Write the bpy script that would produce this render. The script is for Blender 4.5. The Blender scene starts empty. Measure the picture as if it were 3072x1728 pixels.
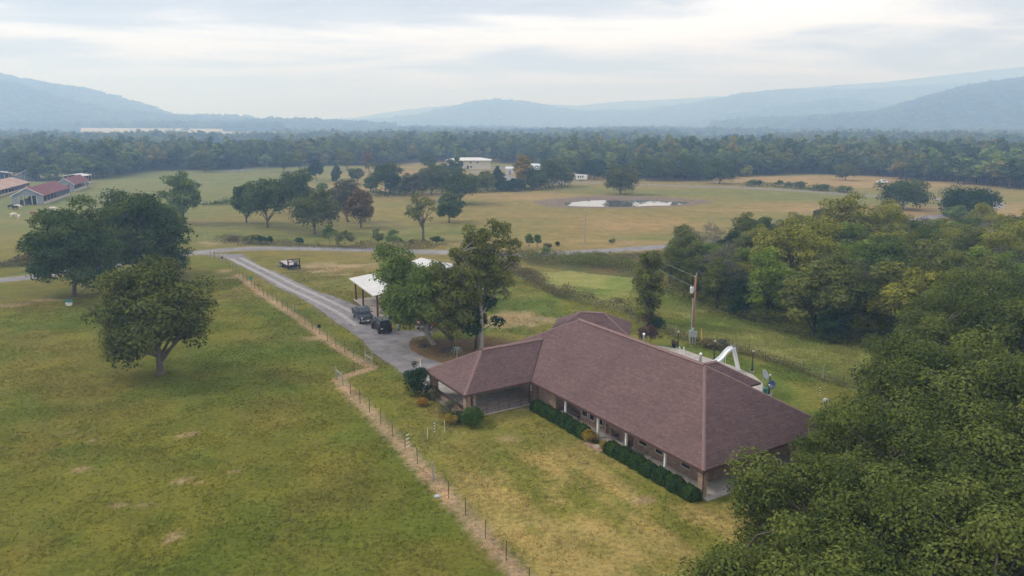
import bpy, math, random
import numpy as np
R = math.radians
SC = bpy.context.scene
COL = SC.collection
# ------------------------------------------------------------------ camera
FPX, HZ, CAMH = 2260.0, 367.0, 28.0          # focal length and horizon row on a 3072 x 1728 frame, camera height
PITCH = math.atan((864 - HZ) / FPX)
cd = bpy.data.cameras.new('camera'); cam = bpy.data.objects.new('camera', cd); COL.objects.link(cam)
cam.location = (0, 0, CAMH); cam.rotation_euler = (R(90) - PITCH, 0, 0)
cd.sensor_width = 36; cd.lens = 36 * FPX / 3072; cd.clip_start = 0.5; cd.clip_end = 60000
SC.camera = cam
SC.view_settings.view_transform = 'Standard'; SC.view_settings.look = 'None'
SC.view_settings.exposure = 0.48; SC.view_settings.gamma = 1.0; SC.view_settings.use_curve_mapping = False
SC.render.engine = 'CYCLES'
SC.cycles.use_denoising = True
SC.cycles.max_bounces = 6; SC.cycles.diffuse_bounces = 3; SC.cycles.transparent_max_bounces = 6
SC.cycles.volume_bounces = 2
HAZE = 5.8e-4
# ------------------------------------------------------------------ sky and sun
SUN_EL, SUN_AZ = R(42), math.atan2(-0.95, 0.18)    # azimuth measured from +Y towards +X
w = bpy.data.worlds.new('World'); SC.world = w; w.use_nodes = True
nt = w.node_tree; nt.nodes.clear()
def N(t, kind, **kw):
    n = t.nodes.new(kind)
    for k, v in kw.items():
        if k.startswith('i_'):
            key = k[2:]
            n.inputs[int(key) if key.isdigit() else key.replace('_', ' ')].default_value = v
        else: setattr(n, k, v)
    return n
def ramp(t, stops, interp='LINEAR'):
    n = t.nodes.new('ShaderNodeValToRGB'); cr = n.color_ramp; cr.interpolation = interp
    while len(cr.elements) < len(stops): cr.elements.new(0.5)
    for e, (p, c) in zip(cr.elements, stops):
        e.position = p; e.color = (c[0], c[1], c[2], 1) if len(c) == 3 else c
    return n
L = nt.links.new
out = N(nt, 'ShaderNodeOutputWorld')
sky = N(nt, 'ShaderNodeTexSky', sky_type='NISHITA', sun_disc=False)
sky.sun_elevation = SUN_EL; sky.sun_rotation = SUN_AZ; sky.air_density = 1.2; sky.dust_density = 2.0
bg1 = N(nt, 'ShaderNodeBackground', i_Strength=0.10); L(sky.outputs[0], bg1.inputs[0])
tc = N(nt, 'ShaderNodeTexCoord'); sep = N(nt, 'ShaderNodeSeparateXYZ'); L(tc.outputs['Generated'], sep.inputs[0])
zc = N(nt, 'ShaderNodeMath', operation='MAXIMUM'); L(sep.outputs[2], zc.inputs[0]); zc.inputs[1].default_value = 0.0
za = N(nt, 'ShaderNodeMath', operation='ADD'); L(zc.outputs[0], za.inputs[0]); za.inputs[1].default_value = 0.07
dv = N(nt, 'ShaderNodeVectorMath', operation='SCALE')
iv = N(nt, 'ShaderNodeMath', operation='DIVIDE'); iv.inputs[0].default_value = 1.0; L(za.outputs[0], iv.inputs[1])
L(tc.outputs['Generated'], dv.inputs[0]); L(iv.outputs[0], dv.inputs['Scale'])
mp = N(nt, 'ShaderNodeMapping'); mp.inputs['Scale'].default_value = (0.42, 0.62, 0.0); mp.inputs['Location'].default_value = (3.1, 1.35, 0)
L(dv.outputs[0], mp.inputs[0])
n1 = N(nt, 'ShaderNodeTexNoise', i_Scale=0.95, i_Detail=8.0, i_Roughness=0.55, i_Distortion=0.5); L(mp.outputs[0], n1.inputs['Vector'])
cr = ramp(nt, [(0.38, (0.33, 0.335, 0.37)), (0.46, (0.48, 0.49, 0.54)), (0.525, (0.78, 0.81, 0.90)), (0.59, (0.98, 1.02, 1.12)), (0.68, (1.12, 1.16, 1.27))])
L(n1.outputs[0], cr.inputs[0])
# towards the horizon the cloud deck thins into bright, faintly warm white
hz = N(nt, 'ShaderNodeMapRange', i_1=0.0, i_2=0.085, i_3=0.55, i_4=0.0); L(zc.outputs[0], hz.inputs[0])
mxh = N(nt, 'ShaderNodeMix', data_type='RGBA'); L(hz.outputs[0], mxh.inputs[0]); L(cr.outputs[0], mxh.inputs[6]); mxh.inputs[7].default_value = (0.90, 1.00, 1.24, 1)
# an overcast sky is brighter overhead than at the horizon (luminance grows with the sine of the elevation)
zs = N(nt, 'ShaderNodeMath', operation='MULTIPLY_ADD'); L(zc.outputs[0], zs.inputs[0]); zs.inputs[1].default_value = 0.9; zs.inputs[2].default_value = 1.0
bg2 = N(nt, 'ShaderNodeBackground'); L(mxh.outputs[2], bg2.inputs[0]); L(zs.outputs[0], bg2.inputs[1])
ms = N(nt, 'ShaderNodeMixShader', i_0=0.97); L(bg1.outputs[0], ms.inputs[1]); L(bg2.outputs[0], ms.inputs[2])
L(ms.outputs[0], out.inputs[0])
sl = bpy.data.lights.new('sun', 'SUN'); sl.energy = 1.5; sl.angle = R(10); sl.color = (1.0, 0.97, 0.92)
so = bpy.data.objects.new('sun', sl); COL.objects.link(so)
so.rotation_euler = (R(90) - SUN_EL, 0, math.pi - SUN_AZ)
so.location = (-60, 10, 80)
# ------------------------------------------------------------------ helpers: image point -> place on the ground (z = 0)
CP, SP = math.cos(PITCH), math.sin(PITCH)
def G(sx, sy, z=0.0):
    x = (sx - 1536) / FPX; y = -(sy - 864) / FPX
    d = (x, CP + y * SP, -SP + y * CP); t = (z - CAMH) / d[2]
    return (d[0] * t, d[1] * t)
def hgt(p, sy):                                  # height of the point above p that is seen on row sy
    y = -(sy - 864) / FPX
    return CAMH + p[1] * (-SP + y * CP) / (CP + y * SP)
def wid(p, px):                                  # metres covered by px source pixels at p
    return px * (p[1] * CP + CAMH * SP) / FPX
Z1 = lambda x, y, z=0: G(1200 + .50466 * x, 900 + .50466 * y, z)
Z2 = lambda x, y, z=0: G(600 + .427 * x, 650 + .427 * y, z)
Z3 = lambda x, y, z=0: G(.34513 * x, 450 + .34513 * y, z)
Z4 = lambda x, y, z=0: G(600 + .46584 * x, 400 + .46584 * y, z)
Z5 = lambda x, y, z=0: G(1700 + .53261 * x, 450 + .53261 * y, z)
Z6 = lambda x, y, z=0: G(1900 + .45497 * x, 650 + .45497 * y, z)
Z7 = lambda x, y, z=0: G(.62112 * x, 900 + .62112 * y, z)
ZB = lambda x, y, z=0: G(600 + .17945 * x, 700 + .17945 * y, z)
D_ = lambda x, y, z=0: G(1.19255 * x, 1.19255 * y, z)
def r3(a, b): return a + (b - a) * random.random()
# ------------------------------------------------------------------ materials
MATS = {}
def M(name, col, rough=0.85, var=0.15, scale=3.0, col2=None, bump=0.0, bscale=25.0, metal=0.0, spec=0.3, coat=0.0, detail=6.0, stretch=(1, 1, 1)):
    if name in MATS: return MATS[name]
    m = bpy.data.materials.new(name); m.use_nodes = True; t = m.node_tree; b = t.nodes['Principled BSDF']
    c1 = tuple(max(0, c * (1 - var)) for c in col); c2 = col2 or tuple(min(1, c * (1 + var)) for c in col)
    tc = N(t, 'ShaderNodeTexCoord'); mp = N(t, 'ShaderNodeMapping'); mp.inputs['Scale'].default_value = stretch
    t.links.new(tc.outputs['Object'], mp.inputs[0])
    no = N(t, 'ShaderNodeTexNoise', i_Scale=scale, i_Detail=detail, i_Roughness=0.6); t.links.new(mp.outputs[0], no.inputs['Vector'])
    rp = ramp(t, [(0.3, c1), (0.7, c2)]); t.links.new(no.outputs[0], rp.inputs[0]); t.links.new(rp.outputs[0], b.inputs['Base Color'])
    b.inputs['Roughness'].default_value = rough; b.inputs['Metallic'].default_value = metal
    b.inputs['Specular IOR Level'].default_value = spec; b.inputs['Coat Weight'].default_value = coat
    if bump:
        n2 = N(t, 'ShaderNodeTexNoise', i_Scale=bscale, i_Detail=5.0); t.links.new(mp.outputs[0], n2.inputs['Vector'])
        bp = N(t, 'ShaderNodeBump', i_Strength=bump, i_Distance=0.05); t.links.new(n2.outputs[0], bp.inputs['Height']); t.links.new(bp.outputs[0], b.inputs['Normal'])
    MATS[name] = m; return m
def leafmat(name, c1, c2, objrand=None, trans=0.25, mid=None):
    """leaf colour runs from c1 to c2 by each leaf's own value; objrand: palette by tree"""
    m = bpy.data.materials.new(name); m.use_nodes = True; t = m.node_tree; t.nodes.clear()
    o = N(t, 'ShaderNodeOutputMaterial'); at = N(t, 'ShaderNodeAttribute', attribute_name='hue')
    rp = ramp(t, [(0.0, c1), (1.0, c2)] if mid is None else [(0.0, c1), (0.5, mid), (1.0, c2)]); t.links.new(at.outputs['Fac'], rp.inputs[0])
    colout = rp.outputs[0]
    if objrand:
        oi = N(t, 'ShaderNodeObjectInfo'); r2 = ramp(t, [(i / len(objrand), c) for i, c in enumerate(objrand)], 'CONSTANT')
        t.links.new(oi.outputs['Random'], r2.inputs[0])
        mx = N(t, 'ShaderNodeMix', data_type='RGBA', blend_type='MULTIPLY'); mx.inputs[0].default_value = 1.0
        t.links.new(colout, mx.inputs[6]); t.links.new(r2.outputs[0], mx.inputs[7]); colout = mx.outputs[2]
    d = N(t, 'ShaderNodeBsdfDiffuse'); tr = N(t, 'ShaderNodeBsdfTranslucent'); mxs = N(t, 'ShaderNodeMixShader', i_0=trans)
    t.links.new(colout, d.inputs[0]); t.links.new(colout, tr.inputs[0])
    t.links.new(d.outputs[0], mxs.inputs[1]); t.links.new(tr.outputs[0], mxs.inputs[2]); t.links.new(mxs.outputs[0], o.inputs[0])
    MATS[name] = m; return m
def glassmat(name, col, rough=0.08):
    m = bpy.data.materials.new(name); m.use_nodes = True; b = m.node_tree.nodes['Principled BSDF']
    b.inputs['Base Color'].default_value = (*col, 1); b.inputs['Roughness'].default_value = rough; b.inputs['Specular IOR Level'].default_value = 0.6
    MATS[name] = m; return m
# ------------------------------------------------------------------ mesh builder
class MB:
    def __init__(s): s.v = []; s.f = []; s.h = None
    def add(s, vs, fs):
        o = len(s.v); s.v.extend([tuple(map(float, p)) for p in vs]); s.f.extend([tuple(i + o for i in f) for f in fs]); return s
    def box(s, c, d, rz=0.0, tilt=None):
        x, y, z = d[0] / 2, d[1] / 2, d[2] / 2; ca, sa = math.cos(rz), math.sin(rz); vs = []
        for px, py, pz in ((-x, -y, -z), (x, -y, -z), (x, y, -z), (-x, y, -z), (-x, -y, z), (x, -y, z), (x, y, z), (-x, y, z)):
            if tilt: # rotation about local y then z
                ct, st = math.cos(tilt), math.sin(tilt); px, pz = px * ct + pz * st, -px * st + pz * ct
            vs.append((c[0] + px * ca - py * sa, c[1] + px * sa + py * ca, c[2] + pz))
        return s.add(vs, [(0, 3, 2, 1), (4, 5, 6, 7), (0, 1, 5, 4), (1, 2, 6, 5), (2, 3, 7, 6), (3, 0, 4, 7)])
    def bx(s, x0, x1, y0, y1, z0, z1): return s.box(((x0 + x1) / 2, (y0 + y1) / 2, (z0 + z1) / 2), (abs(x1 - x0), abs(y1 - y0), abs(z1 - z0)))
    def tube(s, path, rad, n=6, cap=True):
        P = [np.array(p, float) for p in path]; rr = rad if hasattr(rad, '__len__') else [rad] * len(P); vs = []; fs = []
        prev = None
        for i, p in enumerate(P):
            d = P[min(i + 1, len(P) - 1)] - P[max(i - 1, 0)]; d = d / (np.linalg.norm(d) + 1e-9)
            a = np.array([0, 0, 1.]) if abs(d[2]) < 0.9 else np.array([1., 0, 0])
            if prev is not None: a = prev
            u = a - d * (a @ d); u = u / (np.linalg.norm(u) + 1e-9); q = np.cross(d, u); prev = u
            for k in range(n):
                t = 2 * math.pi * k / n; vs.append(p + (u * math.cos(t) + q * math.sin(t)) * rr[i])
        for i in range(len(P) - 1):
            for k in range(n):
                a = i * n + k; b = i * n + (k + 1) % n; fs.append((a, b, b + n, a + n))
        if cap: fs.append(tuple(range(n - 1, -1, -1))); fs.append(tuple(range((len(P) - 1) * n, len(P) * n)))
        return s.add(vs, fs)
    def prism(s, poly, z0, z1):
        n = len(poly); vs = [(p[0], p[1], z0) for p in poly] + [(p[0], p[1], z1) for p in poly]
        ar = sum(poly[i][0] * poly[(i + 1) % n][1] - poly[(i + 1) % n][0] * poly[i][1] for i in range(n))
        top = tuple(range(n, 2 * n)); bot = tuple(range(n - 1, -1, -1)); sd = [(i, (i + 1) % n, n + (i + 1) % n, n + i) for i in range(n)]
        if ar < 0: top = top[::-1]; bot = bot[::-1]; sd = [f[::-1] for f in sd]
        return s.add(vs, [top, bot] + sd)
    def loft(s, rings, cap=True):
        n = len(rings[0]); vs = [p for r in rings for p in r]; fs = []
        for i in range(len(rings) - 1):
            for k in range(n): fs.append((i * n + k, i * n + (k + 1) % n, (i + 1) * n + (k + 1) % n, (i + 1) * n + k))
        if cap: fs.append(tuple(range(n - 1, -1, -1))); fs.append(tuple(range((len(rings) - 1) * n, len(rings) * n)))
        return s.add(vs, fs)
    def lathe(s, prof, c=(0, 0, 0), n=14):
        return s.loft([[(c[0] + r * math.cos(2 * math.pi * k / n), c[1] + r * math.sin(2 * math.pi * k / n), c[2] + z) for k in range(n)] for r, z in prof])
    def disc(s, c, ax, r, th, n=18):    # short cylinder along axis ax
        a = np.array(ax, float); a /= np.linalg.norm(a); c = np.array(c, float); return s.tube([c - a * th / 2, c + a * th / 2], r, n)
    def build(s, name, mat, parent=None, smooth=False, loc=None, bevel=0.0):
        me = bpy.data.meshes.new(name); me.from_pydata(s.v, [], s.f); me.update()
        if mat is not None: me.materials.append(MATS[mat] if isinstance(mat, str) else mat)
        if smooth: me.polygons.foreach_set('use_smooth', [True] * len(me.polygons))
        o = bpy.data.objects.new(name, me); COL.objects.link(o)
        if parent is not None: o.parent = parent
        if loc: o.location = loc
        if bevel:
            bv = o.modifiers.new('bevel', 'BEVEL'); bv.width = bevel; bv.segments = 2; bv.limit_method = 'ANGLE'
        return o
def npmesh(name, V, F, mat=None, hue=None, smooth=False):
    """quad mesh straight from arrays; hue is a value for each face"""
    me = bpy.data.meshes.new(name); nv, nf, k = len(V), len(F), F.shape[1]
    me.vertices.add(nv); me.vertices.foreach_set('co', np.ascontiguousarray(V, np.float32).ravel())
    me.loops.add(nf * k); me.polygons.add(nf)
    me.loops.foreach_set('vertex_index', np.ascontiguousarray(F, np.int32).ravel())
    me.polygons.foreach_set('loop_start', np.arange(0, nf * k, k, dtype=np.int32))
    if smooth: me.polygons.foreach_set('use_smooth', np.ones(nf, bool))
    if hue is not None:
        a = me.attributes.new('hue', 'FLOAT', 'FACE'); a.data.foreach_set('value', np.ascontiguousarray(hue, np.float32))
    me.update(calc_edges=True)
    if mat: me.materials.append(MATS[mat] if isinstance(mat, str) else mat)
    return me
def obj(name, me, parent=None, loc=None):
    o = bpy.data.objects.new(name, me); COL.objects.link(o)
    if parent is not None: o.parent = parent
    if loc is not None: o.location = loc
    return o
def tag(o, label=None, cat=None, group=None, kind=None):
    if label: o['label'] = label
    if cat: o['category'] = cat
    if group: o['group'] = group
    if kind: o['kind'] = kind
    return o
def thing(name, label, cat, loc=(0, 0, 0), rz=0.0, group=None):
    o = bpy.data.objects.new(name, None); COL.objects.link(o); o.empty_display_size = 0.3
    o.location = (loc[0], loc[1], loc[2] if len(loc) > 2 else 0.0); o.rotation_euler = (0, 0, rz)
    return tag(o, label, cat, group)
def copytree(o, parent=None):
    c = o.copy(); COL.objects.link(c); c.parent = parent
    for ch in o.children: copytree(ch, c)
    return c
# value noise for laying out soils, grasses and woods
RS = np.random.RandomState(7)
LAT = RS.rand(256, 256)
def vnoise(x, y, s):
    x = np.asarray(x, float) / s + 1000.3; y = np.asarray(y, float) / s + 700.7
    xi = np.floor(x).astype(int); yi = np.floor(y).astype(int); fx = x - xi; fy = y - yi
    fx = fx * fx * (3 - 2 * fx); fy = fy * fy * (3 - 2 * fy); g = lambda a, b: LAT[a % 256, b % 256]
    return (g(xi, yi) * (1 - fx) + g(xi + 1, yi) * fx) * (1 - fy) + (g(xi, yi + 1) * (1 - fx) + g(xi + 1, yi + 1) * fx) * fy
def fbm(x, y, s, o=4):
    t = 0; a = 0.5; n = 0
    for k in range(o): t = t + a * vnoise(x + 37 * k, y - 53 * k, s); n += a; a *= 0.55; s *= 0.48
    return t / n
def sstep(a, b, x): t = np.clip((x - a) / (b - a), 0, 1); return t * t * (3 - 2 * t)
def inpoly(x, y, poly):
    x = np.asarray(x); y = np.asarray(y); r = np.zeros(x.shape, bool); n = len(poly)
    for i in range(n):
        x0, y0 = poly[i]; x1, y1 = poly[(i + 1) % n]
        if y0 == y1: continue
        c = ((y0 > y) != (y1 > y)) & (x < (x1 - x0) * (y - y0) / (y1 - y0) + x0); r ^= c
    return r
def pdist(x, y, line):
    d = np.full(np.shape(x), 1e9)
    for (x0, y0), (x1, y1) in zip(line[:-1], line[1:]):
        dx, dy = x1 - x0, y1 - y0; t = np.clip(((x - x0) * dx + (y - y0) * dy) / (dx * dx + dy * dy + 1e-9), 0, 1)
        d = np.minimum(d, np.hypot(x - x0 - t * dx, y - y0 - t * dy))
    return d
def spline(pts, k=6):
    P = [pts[0]] + list(pts) + [pts[-1]]; o = []
    for i in range(1, len(P) - 2):
        for j in range(k):
            t = j / k; a, b, c, d = (np.array(q, float) for q in P[i - 1:i + 3])
            o.append(tuple(0.5 * (2 * b + (c - a) * t + (2 * a - 5 * b + 4 * c - d) * t * t + (3 * b - a - 3 * c + d) * t ** 3)))
    o.append(tuple(pts[-1])); return o
random.seed(11)
# house frame: s runs along the front eave (to the upper left), t runs away from the front lawn
HA = R(121.86); HO = (14.28, 51.91)
E1 = (math.cos(HA), math.sin(HA)); NT = (E1[1], -E1[0])
def Hs(s, t): return (HO[0] + E1[0] * s + NT[0] * t, HO[1] + E1[1] * s + NT[1] * t)
# ================================================================== THE SETTING
# ---- lines on the ground
FENCE_A = [ZB(*p) for p in ((180, 410), (250, 405), (305, 415), (355, 455), (398, 485), (440, 515), (495, 570), (550, 625), (608, 640), (665, 730), (727, 775), (787, 820), (862, 880), (918, 930), (985, 985), (1062, 1045), (1135, 1080), (1212, 1130), (1290, 1180), (1380, 1250), (1465, 1305), (1565, 1365), (1655, 1425))] \
    + [Z2(*p) for p in ((740, 755), (790, 790), (842, 828), (897, 872), (955, 917), (1018, 952), (1080, 990), (1163, 1033), (1212, 1065))]
FENCE_B = [Z2(1212, 1065), Z2(1085, 1100), Z2(960, 1145)]
FENCE_C = [Z2(960, 1145), Z2(1003, 1185)] + [Z7(*p) for p in ((1693, 455), (1740, 498), (1785, 543), (1840, 600), (1898, 662), (1957, 725), (2017, 793), (2092, 870), (2167, 957), (2250, 1042), (2345, 1152), (2445, 1258), (2558, 1390), (2680, 1530))]
FENCE_R = [Z2(2180, 400), Z2(2290, 460), Z2(2420, 520)] + [Z6(*p) for p in ((-60, 640), (40, 700), (160, 745), (278, 795), (430, 842), (545, 872), (650, 885), (760, 915), (870, 947), (990, 985), (1118, 1030), (1250, 1078), (1380, 1125), (1520, 1190))]
DRIVE_L = [Z2(*p) for p in ((-20, 262), (70, 272), (170, 292), (300, 352), (420, 422), (560, 503), (700, 566), (820, 642), (930, 722), (1050, 802), (1140, 866), (1185, 928), (1250, 982), (1330, 1034), (1400, 1085), (1440, 1112), (1560, 1150))]
DRIVE_R = [Z2(*p) for p in ((300, 262), (330, 292), (430, 350), (560, 402), (700, 470), (830, 530), (900, 548), (985, 582), (1085, 618), (1120, 640), (1240, 722), (1330, 790), (1420, 806), (1500, 800), (1600, 770), (1640, 790), (1590, 835), (1500, 850), (1468, 888), (1478, 925), (1545, 975), (1650, 1018), (1760, 1050), (1900, 1110), (1900, 1160))]
ROAD = [D_(*p) for p in ((-160, 722), (0, 705), (100, 694), (290, 664), (430, 644), (540, 631), (640, 625), (760, 625), (900, 628), (1060, 633), (1200, 638), (1330, 640), (1500, 632), (1650, 622), (1800, 610), (1900, 600), (2010, 586), (2130, 572), (2330, 548), (2450, 532), (2505, 519), (2500, 511), (2440, 506), (2330, 499), (2200, 493))]
POND_ROAD = [D_(*p) for p in ((2200, 493), (2050, 483), (1900, 474), (1750, 469), (1600, 464), (1500, 460), (1440, 459), (1380, 458), (1300, 430), (1240, 420))]
LAWN = [Z2(1212, 1065)] + FENCE_C[:] + [G(2150, 1728 + 260), G(2600, 1500), G(2300, 1500), Hs(0, -0.5), Hs(23.4, -0.5), Hs(23.6, -8), Hs(32, -8.5)]
POND_C = D_(1568, 511); POND_RX = wid(POND_C, 178); POND_RY = 12.5
BARE = [(Z7(1510, 185), 3.6, 2.6), (Z2(170, 385), 3.4, 3.6), (Z2(225, 430), 2.0, 2.0), (Z2(930, 355), 12, 7.5), (Z2(985, 408), 4.5, 2.0), (Z2(2190, 720), 9.0, 7.0), (Z3(160, 1345), 3, 2.6), (Z3(410, 1305), 3, 1.5),
        (Z7(905, 650), 1.3, 1.0), (Z7(400, 817), 1.0, .7), (Z7(880, 872), 1.3, 1.0), (Z7(960, 880), 1.0, .6), (Z7(1140, 822), .6, .5), (Z7(575, 992), 1.0, .6), (Z7(712, 985), .8, .6), (Z7(350, 636), .7, .8), (Z7(1735, 510), .8, .6), (Z7(840, 1140), 1.0, 1.6), (Z7(450, 677), .7, .4), (Z2(150, 190), 9, 5), (Z1(640, 830), 1.6, 1.0), (Z1(90, 985), 1.6, 1.2), (Z7(2060, 850), 1.2, 1.2), (Z1(720, 650), 1.2, 0.6), (Z1(1440, 1190), 1.6, .8)]
MULCH = (Z2(1760, 945), 11.5, 7.0)
def gcol(x, y):
    """albedo of turf and soil at world points"""
    x = np.asarray(x, float); y = np.asarray(y, float); d = np.hypot(x, y)
    def C(*c): return np.array(c, float)
    def mix(a, b, f): return a + (b - a) * np.asarray(f)[..., None]
    big = fbm(x, y, 26, 4); mid = fbm(x + 91, y - 17, 7.0, 4); fin = fbm(x - 33, y + 71, 2.2, 3)
    green, olive, dry, straw = C(.112, .138, .028), C(.172, .156, .038), C(.250, .175, .075), C(.300, .215, .105)
    soil = C(.360, .250, .160)
    c = np.broadcast_to(olive, x.shape + (3,)).copy()
    c = mix(c, green, sstep(.36, .66, .55 * big + .45 * mid) * .75)
    c = mix(c, C(.195, .150, .052), sstep(.46, .70, fbm(x + 300, y + 40, 9, 5)) * .6)
    c = mix(c, C(.095, .140, .026), sstep(.58, .78, fbm(x - 120, y + 200, 6, 4)) * .45)
    # far fields: paler, straw with green belts
    ff = sstep(150, 185, y + 0.06 * x); hay = fbm(x * .6, y * 1.3, 60, 4)
    fieldc = mix(np.broadcast_to(C(.215, .178, .070), c.shape), C(.150, .165, .056), sstep(.50, .66, hay) * .8); fieldc = mix(fieldc, C(.330, .225, .125), sstep(.52, .66, fbm(x * .5 + 77, y * 1.6, 50, 4)) * .7)
    oakp = np.exp(-(((x + 55) / 60) ** 2 + ((y - 195) / 26) ** 2)); fieldc = mix(fieldc, C(.105, .150, .040), np.clip(oakp * .9, 0, .65))
    left = sstep(-60, -120, x) * sstep(190, 240, y); fieldc = mix(fieldc, C(.140, .165, .062), left * .8)
    c = mix(c, fieldc, ff)
    fld2 = np.exp(-(((x - 12) / 42) ** 2 + ((y - 212) / 16) ** 2)); c = mix(c, C(.345, .225, .125), np.clip(fld2 * .95, 0, .75) * sstep(.35, .6, hay + .1))
    # middle turf between drive and road
    turf = sstep(112, 124, y) * (1 - ff); c = mix(c, mix(np.broadcast_to(C(.190, .165, .060), c.shape), dry, sstep(.45, .65, mid) * .6), turf * .75 * (x > -48))
    # mown yard behind the house and the hay meadow past the yard fence
    yard = inpoly(x, y, [Hs(33, 0), Hs(46, -4), Hs(62, -6), Z2(2100, 420)] + FENCE_R[2:] + [Hs(-20, 30), Hs(0, 16)]); yc = mix(np.broadcast_to(C(.200, .185, .058), c.shape), C(.135, .160, .045), sstep(.42, .6, mid)); yc = mix(yc, C(.270, .205, .090), sstep(.55, .7, fbm(x * .55 + y * .9, x * .9 - y * .2, 7, 3)) * .6)
    c = np.where(yard[..., None], yc, c)
    mead = inpoly(x, y, FENCE_R + [G(2700, 1180), G(2600, 1040), G(2246, 960), G(1975, 862), G(1900, 800), Z2(2300, 400)]); mc = mix(np.broadcast_to(C(.270, .255, .110), c.shape), C(.200, .225, .075), sstep(.4, .6, mid)); mc = mix(mc, C(.170, .130, .055), sstep(.60, .76, fbm(x + 500, y, 8, 4)))
    c = np.where(mead[..., None], mc, c)
    rough = inpoly(x, y, [D_(1300, 642), D_(1560, 640), D_(1680, 640), D_(1660, 705), D_(1500, 690), D_(1330, 668)]); c = np.where(rough[..., None], mix(np.broadcast_to(C(.150, .105, .062), c.shape), C(.115, .115, .045), sstep(.4, .6, fbm(x, y, 5, 3))), c)
    # the dry front lawn, striped by the mower along the house
    lw = inpoly(x, y, LAWN); s = (x - HO[0]) * E1[0] + (y - HO[1]) * E1[1]; t = (x - HO[0]) * NT[0] + (y - HO[1]) * NT[1]
    st = fbm(s * .16, t * 1.0, 1.35, 3); pa = fbm(s * .45 + 50, t * .8, 4.2, 4)
    lc = mix(np.broadcast_to(C(.205, .190, .054), c.shape), C(.380, .270, .140), sstep(.40, .60, .5 * st + .5 * pa)); lc = mix(lc, C(.150, .165, .038), sstep(.60, .76, fbm(x + 15, y + 60, 3.5, 3)) * .6)
    lc = lc * (1 + .10 * np.sin(t * 2 * np.pi / 1.5 + .8 * fin))[..., None]
    lc = mix(lc, C(.430, .295, .160), sstep(-3.5, -8.5, t) * sstep(.36, .56, fin * .45 + pa * .35 + st * .2) * sstep(14, 6, s) * .8)
    c = np.where(lw[..., None], mix(c, lc, sstep(0, 1.8, pdist(x, y, FENCE_C)) * sstep(15.5, 12.0, s) + sstep(12, 15.5, s) * .35), c)
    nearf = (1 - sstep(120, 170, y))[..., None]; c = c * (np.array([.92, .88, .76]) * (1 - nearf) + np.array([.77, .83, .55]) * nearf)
    # bare soil: the worn strip under the fence, patches, verges
    fd = pdist(x, y, FENCE_A + FENCE_B[1:] + FENCE_C[1:]); sw = .48 + .34 * fbm(x, y, 1.6, 3)
    c = mix(c, soil, (1 - sstep(sw - .28, sw + .22, fd)) * (.72 + .28 * fin) * (y < 140))
    rd = np.minimum(pdist(x, y, ROAD), pdist(x, y, POND_ROAD)); c = mix(c, C(.235, .185, .115), (1 - sstep(2.8, 5.5, rd + 2 * fin)) * .55)
    rd2 = np.minimum(pdist(x, y, DRIVE_L), pdist(x, y, DRIVE_R)); c = mix(c, C(.20, .155, .105), (1 - sstep(.1, 1.5, rd2 + .9 * fin)) * .6)
    for (px, py), rx, ry in BARE:
        q = np.hypot((x - px) / rx, (y - py) / ry) + (fbm(x + px, y, min(rx, 3), 3) - .5) * 1.1; c = mix(c, soil * 1.03, (1 - sstep(.30, .85, q)) * .55)
    (px, py), rx, ry = MULCH; q = np.hypot((x - px) / rx, (y - py) / ry) + (fbm(x, y, 3, 3) - .5) * .6; c = mix(c, C(.150, .095, .052), (1 - sstep(.7, 1.0, q)) * .9)
    q = np.hypot((x - POND_C[0] + 3) / (POND_RX * 1.35), (y - POND_C[1] - 5) / (POND_RY * 1.7)) + (fbm(x, y, 8, 3) - .5) * .5; c = mix(c, C(.185, .145, .095), (1 - sstep(.65, 1.05, q)) * .8)
    return np.clip(c * (.84 + .32 * fin[..., None]), 0, 1)
# ---- ground: one sheet to the horizon, fine where the camera is near
def axis(lo, hi, step, grow, end0, end1):
    a = list(np.arange(lo, hi, step)); s = step; v = a[-1]
    while v < end1: s *= grow; v += s; a.append(v)
    s = step; v = a[0]; pre = []
    while v > end0: s *= grow; v -= s; pre.append(v)
    return np.array(pre[::-1] + a)
gx = axis(-75, 75, .62, 1.07, -16000, 16000); gy = axis(28, 160, .62, 1.022, -3000, 17000)
GX, GY = np.meshgrid(gx, gy); nx, ny = len(gx), len(gy)
V = np.stack([GX.ravel(), GY.ravel(), np.zeros(nx * ny)], 1)
I = (np.arange(ny - 1)[:, None] * nx + np.arange(nx - 1)[None]).ravel(); F4 = np.stack([I, I + 1, I + 1 + nx, I + nx], 1)
gm = bpy.data.materials.new('turf'); gm.use_nodes = True; t = gm.node_tree; b = t.nodes['Principled BSDF']; b.inputs['Roughness'].default_value = 1.0; b.inputs['Specular IOR Level'].default_value = 0.05
at = N(t, 'ShaderNodeAttribute', attribute_name='soil_colour'); tcn = N(t, 'ShaderNodeTexCoord')
na = N(t, 'ShaderNodeTexNoise', i_Scale=2.6, i_Detail=8.0, i_Roughness=0.72); t.links.new(tcn.outputs['Object'], na.inputs['Vector'])
nb = N(t, 'ShaderNodeTexNoise', i_Scale=0.23, i_Detail=7.0, i_Roughness=0.65); t.links.new(tcn.outputs['Object'], nb.inputs['Vector'])
r1 = ramp(t, [(0.34, (.60, .63, .56)), (0.5, (1, 1, 1)), (0.68, (1.45, 1.38, 1.3))]); t.links.new(na.outputs[0], r1.inputs[0])
r2 = ramp(t, [(0.34, (.78, .84, .74)), (0.52, (1, 1, 1)), (0.7, (1.22, 1.12, 1.0))]); t.links.new(nb.outputs[0], r2.inputs[0])
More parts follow.
